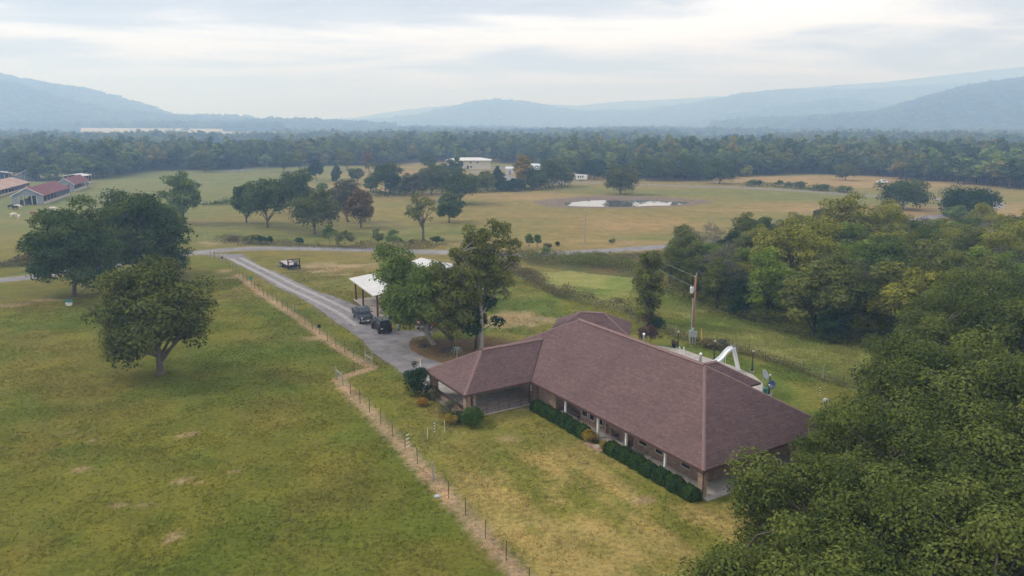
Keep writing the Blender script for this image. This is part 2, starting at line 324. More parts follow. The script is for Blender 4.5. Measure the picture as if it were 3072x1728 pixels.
m1 = N(t, 'ShaderNodeMix', data_type='RGBA', blend_type='MULTIPLY', i_0=1.0); t.links.new(at.outputs['Color'], m1.inputs[6]); t.links.new(r1.outputs[0], m1.inputs[7])
m2 = N(t, 'ShaderNodeMix', data_type='RGBA', blend_type='MULTIPLY', i_0=1.0); t.links.new(m1.outputs[2], m2.inputs[6]); t.links.new(r2.outputs[0], m2.inputs[7])
t.links.new(m2.outputs[2], b.inputs['Base Color'])
bp = N(t, 'ShaderNodeBump', i_Strength=0.8, i_Distance=0.22); t.links.new(na.outputs[0], bp.inputs['Height']); t.links.new(bp.outputs[0], b.inputs['Normal'])
gme = npmesh('ground', V, F4, gm)
ca = gme.attributes.new('soil_colour', 'FLOAT_COLOR', 'POINT'); gc = gcol(V[:, 0], V[:, 1]); ca.data.foreach_set('color', np.concatenate([gc, np.ones((len(gc), 1))], 1).astype(np.float32).ravel())
tag(obj('ground', gme), kind='structure')
# ---- grass tufts standing in the near turf (past counting: one object)
def tufts(n, poly, hmin, hmax, wid_, name, seed, keep=None, tint=1.0):
    rs = np.random.RandomState(seed); P = np.array(poly); x0, y0 = P.min(0); x1, y1 = P.max(0)
    x = rs.uniform(x0, x1, n * 3); y = rs.uniform(y0, y1, n * 3); k = inpoly(x, y, poly)
    if keep is not None: k &= keep(x, y)
    k &= rs.rand(len(x)) < sstep(.30, .62, fbm(x, y, 3.0, 3)) * .85 + .15
    x, y = x[k][:n], y[k][:n]; n = len(x); nb = 4
    c = gcol(x, y) * rs.uniform(.75, 1.30, (n, 1)) * tint
    X = np.repeat(x, nb) + rs.normal(0, .09, n * nb); Y = np.repeat(y, nb) + rs.normal(0, .09, n * nb)
    a = rs.uniform(0, 6.283, n * nb); h = rs.uniform(hmin, hmax, n * nb); lx = rs.normal(.1, .7, n * nb) * h; ly = rs.normal(0, .7, n * nb) * h; w_ = rs.uniform(.5, 1, n * nb) * wid_
    v0 = np.stack([X - np.cos(a) * w_, Y - np.sin(a) * w_, np.full(n * nb, .001)], 1); v1 = np.stack([X + np.cos(a) * w_, Y + np.sin(a) * w_, np.full(n * nb, .001)], 1); v2 = np.stack([X + lx, Y + ly, h], 1)
    V = np.stack([v0, v1, v2], 1).reshape(-1, 3); F = np.arange(len(V)).reshape(-1, 3)
    me = npmesh(name, V, F, 'grass'); ca = me.attributes.new('soil_colour', 'FLOAT_COLOR', 'FACE'); cc = np.repeat(c, nb, 0); ca.data.foreach_set('color', np.concatenate([cc, np.ones((len(cc), 1))], 1).astype(np.float32).ravel())
    return obj(name, me)
gr = bpy.data.materials.new('grass'); gr.use_nodes = True; t = gr.node_tree; b = t.nodes['Principled BSDF']; at = N(t, 'ShaderNodeAttribute', attribute_name='soil_colour'); b.inputs['Roughness'].default_value = 1.0; b.inputs['Specular IOR Level'].default_value = 0.0
tl = N(t, 'ShaderNodeBsdfTranslucent'); mxg = N(t, 'ShaderNodeMixShader', i_0=.45); og = [n for n in t.nodes if n.type == 'OUTPUT_MATERIAL'][0]
br_ = N(t, 'ShaderNodeMix', data_type='RGBA', blend_type='MULTIPLY', i_0=1.0); t.links.new(at.outputs['Color'], br_.inputs[6]); br_.inputs[7].default_value = (1.25, 1.25, 1.25, 1)
t.links.new(br_.outputs[2], b.inputs['Base Color']); t.links.new(br_.outputs[2], tl.inputs[0]); t.links.new(b.outputs[0], mxg.inputs[1]); t.links.new(tl.outputs[0], mxg.inputs[2]); t.links.new(mxg.outputs[0], og.inputs[0])
MATS['grass'] = gr
def offroad(x, y):
    dp = DRIVE_L + DRIVE_R[::-1]
    s = (x - HO[0]) * E1[0] + (y - HO[1]) * E1[1]; tt = (x - HO[0]) * NT[0] + (y - HO[1]) * NT[1]
    house = ((s > -.5) & (s < 34.5) & (tt > -.2) & (tt < 28)) | ((s > 22.5) & (s < 34) & (tt > -8) & (tt < 1))
    return ~inpoly(x, y, dp) & ~house & (pdist(x, y, ROAD) > 3.2)
tag(tufts(80000, [G(-200, 1728 + 120), G(3250, 1728 + 120), G(3250, 1150), G(2200, 900), G(1500, 840), G(1000, 800), G(-150, 930)], .04, .15, .05, 'grass_tufts', 3, offroad), 'short tufted grass over the pasture and lawns', 'grass', kind='stuff')
tag(tufts(26000, FENCE_R[3:] + [G(2573, 1040), G(2246, 966), G(1985, 868), G(1900, 850)], .12, .30, .07, 'meadow_grass', 5, None, 1.25), 'tall pale hay grass in the meadow past the yard fence', 'grass', kind='stuff')
# ---- roads
def roadmat(name, base, worn, scale=0.55):
    m = M(name, base, 0.95, .18, scale, worn, .5, 14, spec=.1, detail=9); return m
roadmat('gravel', (.140, .132, .142), (.245, .228, .228)); roadmat('asphalt', (.180, .170, .175), (.260, .245, .240), .3)
M('concrete', (.30, .275, .25), .9, .18, 1.4, (.40, .37, .335), .25, 30, spec=.15); M('mud', (.120, .085, .058), 1, .25, .8, (.190, .140, .095), .8, 6)
M('paleworn', (.27, .25, .24), .95, .14, 1.2, (.34, .315, .30), .4, 20, spec=.1)
def ribbon(line, w0, z, k=8, jag=.25, seed=0, ws=None):
    rs = random.Random(seed); P = spline(line, k); vs = []; fs = []
    for i, p in enumerate(P):
        a = np.array(P[min(i + 1, len(P) - 1)]) - np.array(P[max(i - 1, 0)]); a = a / (np.linalg.norm(a) + 1e-9); q = np.array([-a[1], a[0]]); p = np.array(p)
        w_ = w0 / 2
        for s in (-1, 1):
            e = p + q * s * (w_ + rs.uniform(-jag, jag)); vs.append((e[0], e[1], z))
        if i: fs.append((2 * i - 2, 2 * i - 1, 2 * i + 1, 2 * i))
    return MB().add(vs, fs)
tag(ribbon(ROAD, 4.8, .012, 10, .22, 1).build('county_road', 'asphalt'), kind='structure')
tag(ribbon(POND_ROAD, 4.6, .016, 10, .3, 2).build('pond_track', 'gravel'), kind='structure')
tag(ribbon([Z4(1750, 245), Z4(1900, 262), Z4(2000, 290), Z4(2060, 305)], 9, .010, 6, .8, 8).build('farm_track', 'gravel'), kind='structure')
tag(ribbon([D_(560, 431), D_(610, 428), D_(645, 425)], 9, .010, 6, .5, 8).build('far_road', 'asphalt'), kind='structure')
# the drive: filled between its two ragged edges
def jag(line, k, a, seed):
    rs = random.Random(seed); return [(x + rs.uniform(-a, a), y + rs.uniform(-a, a)) for x, y in spline(line, k)]
dl = jag(DRIVE_L, 7, .20, 3); dr = jag(DRIVE_R, 6, .20, 4)
import bmesh
def polysheet(name, poly, z, mat):
    bm = bmesh.new(); vs = [bm.verts.new((x, y, z)) for x, y in poly]; es = [bm.edges.new((vs[i], vs[(i + 1) % len(vs)])) for i in range(len(vs))]
    bmesh.ops.triangle_fill(bm, edges=es, use_beauty=True); bmesh.ops.recalc_face_normals(bm, faces=bm.faces)
    if bm.faces and sum(f.normal.z for f in bm.faces) < 0: bmesh.ops.reverse_faces(bm, faces=bm.faces)
    me = bpy.data.meshes.new(name); bm.to_mesh(me); bm.free(); me.materials.append(MATS[mat]); return obj(name, me)
tag(polysheet('gravel_driveway', dl + dr[::-1], .022, 'gravel'), kind='structure')
ctr = spline([((a[0] + b[0]) / 2, (a[1] + b[1]) / 2) for a, b in zip([DRIVE_L[i] for i in (2, 3, 4, 5, 6, 7, 8, 9)], [DRIVE_R[i] for i in (1, 2, 3, 4, 5, 6, 8, 10)])], 6)
for s, wj in ((-.95, 4), (.95, 5)):
    lane = []
    for i, p in enumerate(ctr):
        a = np.array(ctr[min(i + 1, len(ctr) - 1)]) - np.array(ctr[max(i - 1, 0)]); a /= np.linalg.norm(a) + 1e-9; lane.append((p[0] - a[1] * s, p[1] + a[0] * s))
    tag(ribbon(lane[::3], .75, .027, 12, .05, wj).build('wheel_track', 'paleworn'), kind='structure')
# ---- pond
def ring(f, n=72): return [f(2 * math.pi * k / n) for k in range(n)]
def pr(a): return 1 + .10 * math.sin(2 * a + .5) + .06 * math.sin(3 * a + 2) + .04 * math.sin(7 * a)
pw = ring(lambda a: (POND_C[0] + POND_RX * pr(a) * math.cos(a), POND_C[1] + POND_RY * pr(a) * math.sin(a)))
wm = bpy.data.materials.new('pond_water'); wm.use_nodes = True; t = wm.node_tree; b = t.nodes['Principled BSDF']; b.inputs['Base Color'].default_value = (.10, .10, .09, 1); b.inputs['Roughness'].default_value = .02; b.inputs['IOR'].default_value = 2.0
nn = N(t, 'ShaderNodeTexNoise', i_Scale=1.5, i_Detail=3.0); tcn = N(t, 'ShaderNodeTexCoord'); t.links.new(tcn.outputs['Object'], nn.inputs['Vector']); bp = N(t, 'ShaderNodeBump', i_Strength=.02, i_Distance=.01); t.links.new(nn.outputs[0], bp.inputs['Height']); t.links.new(bp.outputs[0], b.inputs['Normal'])
MATS['pond_water'] = wm
tag(polysheet('pond_water', pw, .03, 'pond_water'), kind='structure')
bk = MB(); rs = random.Random(5); rings = []
for f, back, front in ((1.0, .034, .034), (1.06, .38, .09), (1.16, .75, .10), (1.28, .62, .06), (1.45, -.02, -.02)):
    rr = []
    for k in range(72):
        a = 2 * math.pi * k / 72; sb = max(0, min(1, (math.sin(a) + .55 - .25 * math.cos(a)) / 1.1)); h = front + (back - front) * sb
        j = (rs.uniform(-.10, .10) if .1 < back < 1.5 and f > 1 else 0); e = f if f < 1.01 else 1 + (f - 1) * (.55 + .75 * sb)
        rr.append((POND_C[0] + POND_RX * pr(a) * e * math.cos(a), POND_C[1] + POND_RY * (1 + (e - 1) * 1.8) * pr(a) * math.sin(a), h + j * sb))
    rings.append(rr)
bk.loft(rings, cap=False); tag(bk.build('pond_bank', 'mud', smooth=True), kind='structure')
# ---- hills: wooded ridges, each at its own distance
hm = M('hill_forest', (.045, .062, .030), 1.0, .30, .012, (.085, .098, .045), 1.0, .07, spec=.0, detail=10)
hb = [n for n in hm.node_tree.nodes if n.type == 'BUMP'][0]; hb.inputs['Distance'].default_value = 9
RIDGES = {}
def ridge(name, dist, prof, depth, seed, rough=1.0):
    """prof: (full-view x, crest row) pairs; the slope rises from the plain in front and falls behind"""
    rs = random.Random(seed); f = FPX / 1.19255; xs = [p[0] for p in prof]; n = 420; m = 30; V = []
    hzr = HZ / 1.19255; u = np.linspace(xs[0], xs[-1], n); cr_ = np.interp(u, xs, [p[1] for p in prof])
    ker = np.hanning(13); ker /= ker.sum(); cr_ = np.convolve(np.pad(cr_, 6, mode='edge'), ker, 'valid')
    for j in range(m + 1):
        q = j / m; dd = dist - depth + depth * 1.7 * q; prof_ = math.sin(min(1, q * 1.7) * math.pi / 2) ** 1.25 if q * 1.7 <= 1 else 1 - .5 * ((q * 1.7 - 1) / .7) ** 1.5
        X = (u - 1288) / f * dd; Hh = CAMH + (hzr - cr_) / f * dist; Hh = np.maximum(Hh, 0)
        y = np.full(n, dd); spur = (fbm(X, y, depth * .35, 4) - .5) * 1.1 * (1 - abs(prof_ - .5) * 1.2)
        z = Hh * np.clip(prof_ * (1 + 0 * spur) + spur * .45 * prof_ * (1 - prof_) * 4 * rough, 0, 1.3) - 6 * (1 - prof_)
        z += (fbm(X, y, 60, 2) - .5) * 9 * min(1, q * 4)
        V.append(np.stack([X, y, z], 1))
    V = np.concatenate(V); I = (np.arange(m)[:, None] * n + np.arange(n - 1)[None]).ravel(); F = np.stack([I, I + 1, I + 1 + n, I + n], 1)
    RIDGES[seed] = (V.reshape(m + 1, n, 3), m, n)
    return tag(obj(name, npmesh(name, V, F, hm, smooth=True)), kind='structure')
ridge('hill', 3300, [(-700, 170), (-300, 188), (-50, 194), (0, 197), (107, 208), (244, 232), (351, 257), (449, 289), (540, 294), (618, 297), (700, 304), (860, 309)], 800, 1)
ridge('hill', 2750, [(-700, 175), (-200, 190), (0, 203), (140, 236), (228, 262), (325, 282), (456, 298), (640, 304), (800, 307), (1000, 311)], 600, 2)
ridge('hill', 4500, [(850, 309), (950, 304), (1050, 292), (1110, 280), (1180, 263), (1245, 256.5), (1330, 263), (1390, 275), (1480, 285), (1600, 279), (1750, 262), (1870, 239), (1960, 232), (2100, 233), (2250, 226), (2400, 217), (2600, 204), (3200, 204)], 1000, 3)
ridge('hill', 6200, [(720, 306), (820, 300), (900, 298), (1000, 281), (1080, 272), (1150, 267), (1250, 266), (1340, 264), (1450, 268), (1560, 258), (1700, 252), (1780, 246), (1900, 250), (2100, 260)], 1300, 4)
ridge('hill', 5500, [(1650, 275), (1780, 250), (1900, 233), (2000, 226), (2200, 212), (2400, 190), (2576, 172), (2800, 168), (3300, 172)], 1100, 5)
ridge('hill', 3700, [(1700, 308), (1850, 288), (1980, 267), (2080, 257), (2170, 262), (2260, 272), (2400, 282), (2600, 290), (3000, 296)], 700, 6)
ridge('hill', 2700, [(1780, 309), (1950, 300), (2100, 291), (2180, 284), (2230, 271), (2300, 248), (2380, 225), (2450, 213), (2576, 200), (2750, 192), (3400, 190)], 700, 7)
# pale hay field on the rise at the foot of the left hill
M('hay_stubble', (.34, .29, .19), 1, .15, .02, (.42, .36, .24), spec=0)
ff_ = MB()
for k in range(8):
    q0, q1 = -.56 + .023 * k, -.56 + .023 * (k + 1); y0_, y1_ = 1650, 2000; ff_.add([(q0 * y0_, y0_, 8.5), (q1 * y0_, y0_, 8.5), (q1 * y1_, y1_, 14 - .3 * (k + 1)), (q0 * y1_, y1_, 14 - .3 * k)], [(0, 1, 2, 3)])
ff_.add([(-.70 * 1500, 1480, -1), (-.25 * 1500, 1480, -1), (-.28 * 1650, 1650, 8.45), (-.66 * 1650, 1650, 8.45)], [(0, 1, 2, 3)])
tag(ff_.build('hay_field', 'hay_stubble'), kind='structure')
# ================================================================== TREES AND SHRUBS
M('bark', (.115, .095, .078), .95, .3, 4, None, .6, 12, spec=.1); M('bark_pale', (.30, .28, .25), .95, .25, 3, None, .5, 10, spec=.1); M('bark_dark', (.060, .052, .045), .95, .3, 4, spec=.1)
LM = dict(
    oak=((.021, .042, .013), (.108, .148, .038)), oakwarm=((.038, .054, .015), (.160, .174, .044)), lush=((.050, .088, .018), (.185, .240, .055)), olive=((.066, .082, .020), (.215, .225, .060)),
    yellow=((.100, .120, .018), (.310, .295, .048)), grey=((.070, .074, .044), (.155, .150, .088)), gold=((.150, .115, .018), (.360, .255, .045)), dark=((.010, .028, .012), (.042, .078, .026)), hedge=((.016, .040, .010), (.075, .125, .024)),
    bright=((.070, .120, .016), (.215, .270, .045)), rust=((.085, .060, .024), (.200, .135, .060)), cedar=((.016, .038, .020), (.052, .086, .042)), near=((.017, .033, .009), (.158, .186, .044)), weed=((.080, .068, .030), (.200, .165, .072)),
    orange=((.150, .085, .018), (.400, .230, .035)), purple=((.055, .030, .028), (.130, .075, .058)), twig=((.125, .105, .078), (.230, .195, .150)))
for k, (a, b) in LM.items(): leafmat('leaf_' + k, a, b, trans=.20 if k not in ('twig',) else .05)
PAL = [(1.0, 1.0, 1.0), (.55, .66, .70), (1.3, 1.2, 1.0), (.8, .95, .9), (1.5, 1.4, 1.0), (.55, .70, .66), (1.0, 1.05, 1.0), (1.9, 1.35, .9), (.75, .9, .8), (1.6, 1.7, 1.0)]
leafmat('leaf_forest', (.036, .060, .030), (.165, .195, .078), objrand=PAL)
def leaves(pos, nrm, size, rs, aspect=.62):
    n = len(pos); nrm = nrm / (np.linalg.norm(nrm, axis=1, keepdims=True) + 1e-9)
    r = rs.normal(size=(n, 3)); u = r - nrm * (r * nrm).sum(1, keepdims=True); u /= np.linalg.norm(u, axis=1, keepdims=True) + 1e-9; q = np.cross(nrm, u)
    s = (size * rs.uniform(.45, 1.45, n))[:, None]; w_ = s * aspect
    V = np.stack([pos - u * s * .5, pos + q * w_ * .5 - u * s * .05, pos + u * s * .5, pos - q * w_ * .5 - u * s * .05], 1).reshape(-1, 3)
    return V, np.arange(n * 4).reshape(-1, 4)
def tree_mesh(seed, H, Rc, th, tr, ncl, nleaf, ls, mat, bark='bark', flat=.72, shape='oval', open_=.0, inner=.25, limb=6, clr=(.20, .33), lean=0.0, twigs=0, ragged=.12):
    """trunk with limbs reaching into the leaf clumps, and the clumps themselves"""
    rs = np.random.RandomState(seed); zc = th + (H - th) * .5; rz = (H - th) * .5; C = []; ph = rs.uniform(0, 6.28, 6)
    while len(C) < ncl:
        d = rs.normal(size=3); d /= np.linalg.norm(d)
        if shape == 'oval' and d[2] < -.72: continue
        if shape == 'dome' and d[2] < -.35: continue
        if shape == 'full' and d[2] < -.85: continue
        az = math.atan2(d[1], d[0]); lob = 1 + .17 * math.sin(2 * az + ph[0]) + .13 * math.sin(3 * az + ph[1]) * math.cos(2 * d[2] + ph[2]) + .10 * math.sin(5 * az + ph[3])
        fr = rs.uniform(.15, .6) if rs.rand() < inner else rs.uniform(.62, .90); p = d * fr * lob
        wx = 1.0
        if shape == 'cone': wx = max(.12, 1.25 * (1 - (p[2] + 1) / 2) ** .8)
        if shape == 'tall': wx = 1 - .35 * max(0, p[2]) ** 2
        rc = rs.uniform(*clr) * Rc * (1 if shape != 'cone' else .5 + .6 * wx)
        k = np.array([p[0] * Rc * wx + lean * (p[2] + 1), p[1] * Rc * wx, zc + p[2] * rz]); k[2] = max(k[2], rc * .45); C.append((k, rc))
    # stretch the clump layout so that the crown reaches the asked height and spread
    zt = max(c[2] + rc * flat * .92 for c, rc in C); rt = np.percentile([math.hypot(c[0] - lean, c[1]) + rc * .9 for c, rc in C], 93); fz = (H - th) / max(.1, zt - th); fr_ = Rc / rt
    C = [(np.array([(c[0] - lean) * fr_ + lean, c[1] * fr_, th + (c[2] - th) * fz if c[2] > th else c[2]]), rc * (fr_ * .5 + .5)) for c, rc in C]
    # wood
    wd = MB(); top = np.array([rs.normal(0, .04) * H + lean, rs.normal(0, .04) * H, th + (H - th) * .45]); m1 = np.array([top[0] * .3, top[1] * .3, th * .9])
    wd.tube([(0, 0, -.15), (0, 0, .12 * th + .1), m1, (m1 + top) / 2 + rs.normal(0, .02 * H, 3), top], [tr * 1.45, tr * 1.05, tr * .85, tr * .55, tr * .22], 8)
    nodes = [m1, (m1 + top) / 2, top]; order = sorted(range(ncl), key=lambda i: -np.linalg.norm(C[i][0][:2]))
    for q, i in enumerate(order):
        c, rc = C[i]
        if q < limb: st = m1 + (top - m1) * rs.uniform(0, .55); r0 = tr * .48
        else:
            if rs.rand() > (.9 if open_ > .2 else .6): continue
            st = min(nodes, key=lambda n_: np.linalg.norm(n_ - c) + (2 if n_[2] > c[2] else 0)); r0 = tr * .18
        mid = st * .5 + c * .5 + np.array([0, 0, .06 * np.linalg.norm(c - st)]) + rs.normal(0, .03 * Rc, 3)
        wd.tube([st, mid, c], [r0, r0 * .6, r0 * .18], 5, False)
        if q < limb: nodes += [mid, c]
        for _ in range(twigs):
            e = c + rs.normal(0, 1, 3) * rc * .75; wd.tube([mid * .3 + c * .7, e], [r0 * .22 + .008, .006], 3, False)
    # foliage
    wts = np.array([rc ** 2 for _, rc in C]); cnt = np.maximum(1, (nleaf * wts / wts.sum()).astype(int)); P = []; Nn = []; Hu = []
    for (c, rc), n in zip(C, cnt):
        d = rs.normal(size=(n, 3)); d /= np.linalg.norm(d, axis=1, keepdims=True); d[:, 2] = np.where((d[:, 2] < -.1) & (rs.rand(n) < .6), -d[:, 2], d[:, 2])
        bump_ = 1 + .22 * np.sin(5 * d[:, 0] + ph[0]) * np.sin(5 * d[:, 1] + ph[1] + seed) * np.sin(4 * d[:, 2])
        r = rc * (.45 + .55 * rs.rand(n) ** .55) * bump_; p = c + d * r[:, None] * np.array([1, 1, flat])
        p = p + d * (rs.rand(n) ** 8 * ragged * 2.2 * rc)[:, None]
        if open_ > 0: k = rs.rand(n) > open_; p = p[k]; d = d[k]
        P.append(p); Nn.append(d * .85 + np.array([0, 0, .45]) + rs.normal(0, .38, (len(p), 3))); Hu.append(np.clip(rs.uniform(.05, .95) * .55 + rs.rand(len(p)) ** 1.3 * .5, 0, 1))
    P = np.concatenate(P); Nn = np.concatenate(Nn); Hu = np.concatenate(Hu); ok = P[:, 2] > .05; P, Nn, Hu = P[ok], Nn[ok], Hu[ok]
    Vv, Ff = leaves(P, Nn, np.full(len(P), ls), rs)
    me = npmesh('crown', Vv, Ff, mat, Hu); wm_ = bpy.data.meshes.new('trunk'); wm_.from_pydata(wd.v, [], wd.f); wm_.update(); wm_.polygons.foreach_set('use_smooth', [True] * len(wm_.polygons)); wm_.materials.append(MATS[bark])
    return wm_, me
def put(name, meshes, loc, label, cat, group=None, rz=0.0, sc=1.0, sz=None, parts=('trunk', 'crown')):
    o = thing(name, label, cat, loc, rz, group); o.scale = (sc, sc, sz or sc)
    for n_, me in zip(parts, meshes):
        if me is not None: obj(n_, me, o)
    return o
def tree_at(name, base, top_row, half_px, seed, mat, label, ncl=34, nleaf=6000, ls=.45, th=.22, tr=None, group=None, cat='tree', **kw):
    """a tree of the height and spread seen in the photograph, standing at base"""
    H = hgt(base, top_row); Rc = wid(base, half_px); tr = tr or H * .026
    return put(name, tree_mesh(seed, H, Rc, H * th, tr, ncl, nleaf, ls, 'leaf_' + mat, **kw), base, label, cat, group)
# ---- big trees in the left pasture
y3 = lambda y: 450 + .34513 * y
def mid_tree(name, base, top, half, *a, **k): return tree_at(name, base, top, half, *a, **k)
tree_at('oak_tree', Z7(775, 358), y3(930), 154, 21, 'oakwarm', 'spreading oak standing alone in the open pasture, its lowest limbs near the grass', 90, 38000, .36, th=.05, limb=9, tr=.48, shape='oval', clr=(.24, .38), inner=.3)
tree_at('oak_tree', Z3(640, 1275), y3(395), 132, 22, 'oak', 'broad dark oak shading the feed tub, half merged with the tree beside it', 105, 44000, .44, th=.01, limb=8, clr=(.24, .38), shape='full')
tree_at('oak_tree', Z3(1290, 1110), y3(345), 140, 23, 'oak', 'large dark green oak standing by the county road bend', 105, 42000, .46, th=.02, limb=8, clr=(.24, .38), shape='full')
tree_at('tree', Z3(1600, 640), y3(182), 66, 24, 'lush', 'light green tree rising behind the dark roadside oak', 50, 9000, .62, th=.12, clr=(.25, .38))
# ---- the park-like oaks beyond the road
y4 = lambda y: 400 + .46584 * y
OAKS = [((437, 607), 285, 150, 'oak', 'dark rounded oak with a stout trunk in the grove beyond the road'), ((300, 578), 318, 95, 'oak', 'lower oak on the fence side of the grove, touching the stout dark oak'), ((738, 650), 350, 165, 'oakwarm', 'wide olive oak standing nearest the road in the grove'),
        ((952, 570), 290, 100, 'grey', 'greyish thinning oak at the back of the grove'), ((1038, 607), 350, 98, 'rust', 'brown-tinged round oak at the end of the grove'), ((1605, 575), 385, 80, 'oak', 'small leaning oak with a bent trunk in the dry field'),
        ((1678, 455), 215, 135, 'oak', 'large oak with a bare lower trunk standing in the pond field below the farmhouse'), ((640, 520), 228, 108, 'oak', 'dark oak behind the stout oak of the grove'), ((1195, 388), 180, 105, 'oak', 'blue-green round tree in the hollow below the farmhouse'), ((1368, 425), 250, 60, 'grey', 'slim greyish tree at the edge of the hollow'),
        ((1490, 392), 182, 85, 'oakwarm', 'full tree in the hollow beside the large field oak'), ((750, 305), 165, 50, 'cedar', 'narrow dark tree in the far green field'), ((880, 307), 200, 36, 'cedar', 'pointed cedar standing in the far green field'), ((786, 372), 318, 34, 'lush', 'small bushy green tree behind the grove'),
        ((1850, 372), 240, 55, 'olive', 'pale green tree at the end of the field hedge'), ((1915, 366), 210, 52, 'cedar', 'tall dark cedar in the field hedge'), ((2070, 362), 132, 60, 'gold', 'tall yellow poplar-shaped tree rising over the field hedge'), ((2150, 362), 215, 80, 'oak', 'dark round tree in the field hedge beneath the poplar'), ((2250, 350), 170, 95, 'oak', 'large dark tree in front of the silver-roofed house'), ((2350, 340), 215, 70, 'oakwarm', 'russet-edged tree closing the field hedge'), ((2030, 372), 290, 55, 'dark', 'low dark bush-like tree in the field hedge'), ((1965, 372), 310, 45, 'dark', 'squat dark tree at the gap in the field hedge')]
for i, (b, tp, hw, m_, lab) in enumerate(OAKS):
    op = .30 if m_ in ('grey', 'rust') else .0
    tree_at('oak_tree' if 'oak' in lab else 'tree', Z4(*b), y4(tp), hw * .53, 40 + i, m_, lab, 52, 8000, .62, th=.10, open_=op, shape='cone' if 'cedar' in lab else ('tall' if 'poplar' in lab else 'oval'), limb=7, clr=(.27, .40))
for i, (b, tp, hw, m_, lab) in enumerate([((1640, 305), 150, 62, 'oak', 'round tree standing in front of the far farmhouse wall'), ((1560, 330), 190, 70, 'oakwarm', 'broad tree at the corner of the far farmhouse yard'), ((1690, 215), 92, 70, 'lush', 'tall fresh green tree behind the far farmhouse'), ((1470, 240), 120, 70, 'oak', 'dark tree behind the far hollow'), ((1090, 250), 105, 60, 'rust', 'purplish thin-leaved tree at the edge of the far field'), ((945, 240), 92, 75, 'olive', 'large olive tree at the edge of the far field'), ((540, 250), 110, 70, 'oak', 'dark tree behind the pale field pole'), ((640, 245), 100, 60, 'olive', 'yellowish tree behind the far green field'),
        ((1255, 394), 262, 62, 'dark', 'squat dark tree in the hollow beside the blue-green round tree'), ((1318, 400), 285, 48, 'oakwarm', 'low bushy tree between the hollow and the slim greyish tree'), ((1432, 405), 252, 55, 'oak', 'rounded tree between the slim greyish tree and the field oak'), ((1560, 392), 235, 62, 'oak', 'dark tree tucked behind the large field oak'), ((1750, 380), 262, 60, 'olive', 'light green tree between the field oak and the hedge cedar'), ((1100, 380), 285, 50, 'lush', 'fresh green bushy tree at the lower side of the hollow'), ((1010, 330), 225, 55, 'oakwarm', 'brownish tree in the rough above the hollow'), ((2440, 290), 175, 70, 'oak', 'dark tree rising behind the camper'), ((2330, 280), 150, 80, 'oakwarm', 'tall mixed-colour tree behind the silver-roofed house'), ((2540, 300), 165, 80, 'dark', 'broad dark tree between the camper and the pond tree'), ((30, 250), 120, 90, 'oak', 'dark rounded tree at the far side of the green field'), ((250, 245), 165, 42, 'cedar', 'small dark cedar before the far road')]):
    tree_at('tree', Z4(*b), y4(tp), hw * .466, 940 + i, m_, lab, 36, 4200, .8, th=.12, limb=6, clr=(.26, .38))
tree_at('oak_tree', Z4(1438, 693), y4(375), 130 * .46584, 70, 'olive', 'half-bare oak with thin olive foliage standing by the roadside hedge', 44, 4200, .42, th=.24, open_=.35, limb=12, clr=(.13, .24), inner=.35)
y5 = lambda y: 450 + .53261 * y
for i, (b, tp, hw, m_, lab) in enumerate([((303, 250), 78, 92, 'oakwarm', 'domed tree with reddish top standing alone on the pond bank'), ((860, 190), 45, 84, 'oak', 'dark tree at the woodland corner behind the pond track'), ((690, 172), 25, 84, 'oak', 'rounded tree beside the woodland corner tree'), ((1895, 335), 155, 138, 'oak', 'big dark oak standing by the track bend near the white car'), ((2245, 375), 195, 170, 'dark', 'wide dark oak beside the road bend'), ((2190, 395), 310, 55, 'lush', 'fresh green small tree at the foot of the wide dark oak'), ((1010, 150), 82, 32, 'yellow', 'small yellow-green rounded tree before the dark wood'), ((1570, 170), 70, 60, 'oakwarm', 'tree standing forward of the wood in the far hay field'), ((545, 172), 45, 70, 'oakwarm', 'tree filling the wood edge above the pond track'), ((450, 172), 35, 75, 'oak', 'dark tree behind the domed pond tree'), ((770, 168), 60, 50, 'olive', 'paler tree between two rounded wood-edge trees'), ((130, 160), 50, 70, 'oak', 'dark tree close behind the camper track')]):
    tree_at('tree', Z5(*b), y5(tp), hw * .58, 80 + i, m_, lab, 56, 9000, .60, th=.08, limb=8, shape='full' if i in (0, 3, 4) else 'oval', clr=(.26, .38))
# ---- yard trees between drive and house
y2 = lambda y: 650 + .427 * y
tree_at('yard_tree', Z2(1640, 900), y2(195), 138, 101, 'lush', 'lush green spreading yard tree overhanging the white shop roof', 95, 36000, .34, th=.08, limb=10, clr=(.22, .36), bark='bark_pale', open_=.0, lean=-2.2)
tree_at('yard_tree', Z2(1800, 935), y2(300), 112, 102, 'olive', 'olive-brown yard tree with drooping leaves beside the red truck', 85, 26000, .31, th=.05, limb=9, clr=(.20, .34), open_=.0, inner=.35, lean=-.9)
tree_at('yard_tree', Z2(1938, 925), y2(520), 85, 103, 'dark', 'low dark-leaved yard tree under the tall half-bare tree', 36, 9000, .34, th=.15, limb=6, bark='bark_dark', clr=(.24,.38))
tree_at('yard_tree', Z2(1978, 948), y2(8), 108, 104, 'olive', 'tall grey-trunked tree with thin, half-bare crown behind the carport ridge', 130, 30000, .27, th=.30, tr=.28, limb=18, clr=(.13, .24), open_=.05, inner=.35, bark='bark_pale', shape='oval', twigs=5, flat=.9)
tree_at('yard_tree', Z6(98, 725), 748, 62, 105, 'olive', 'upright ragged tree standing in the fence row beyond the pool house', 56, 12000, .32, th=.08, limb=8, clr=(.24, .40), open_=.12, shape='tall', bark='bark_dark', flat=.8)
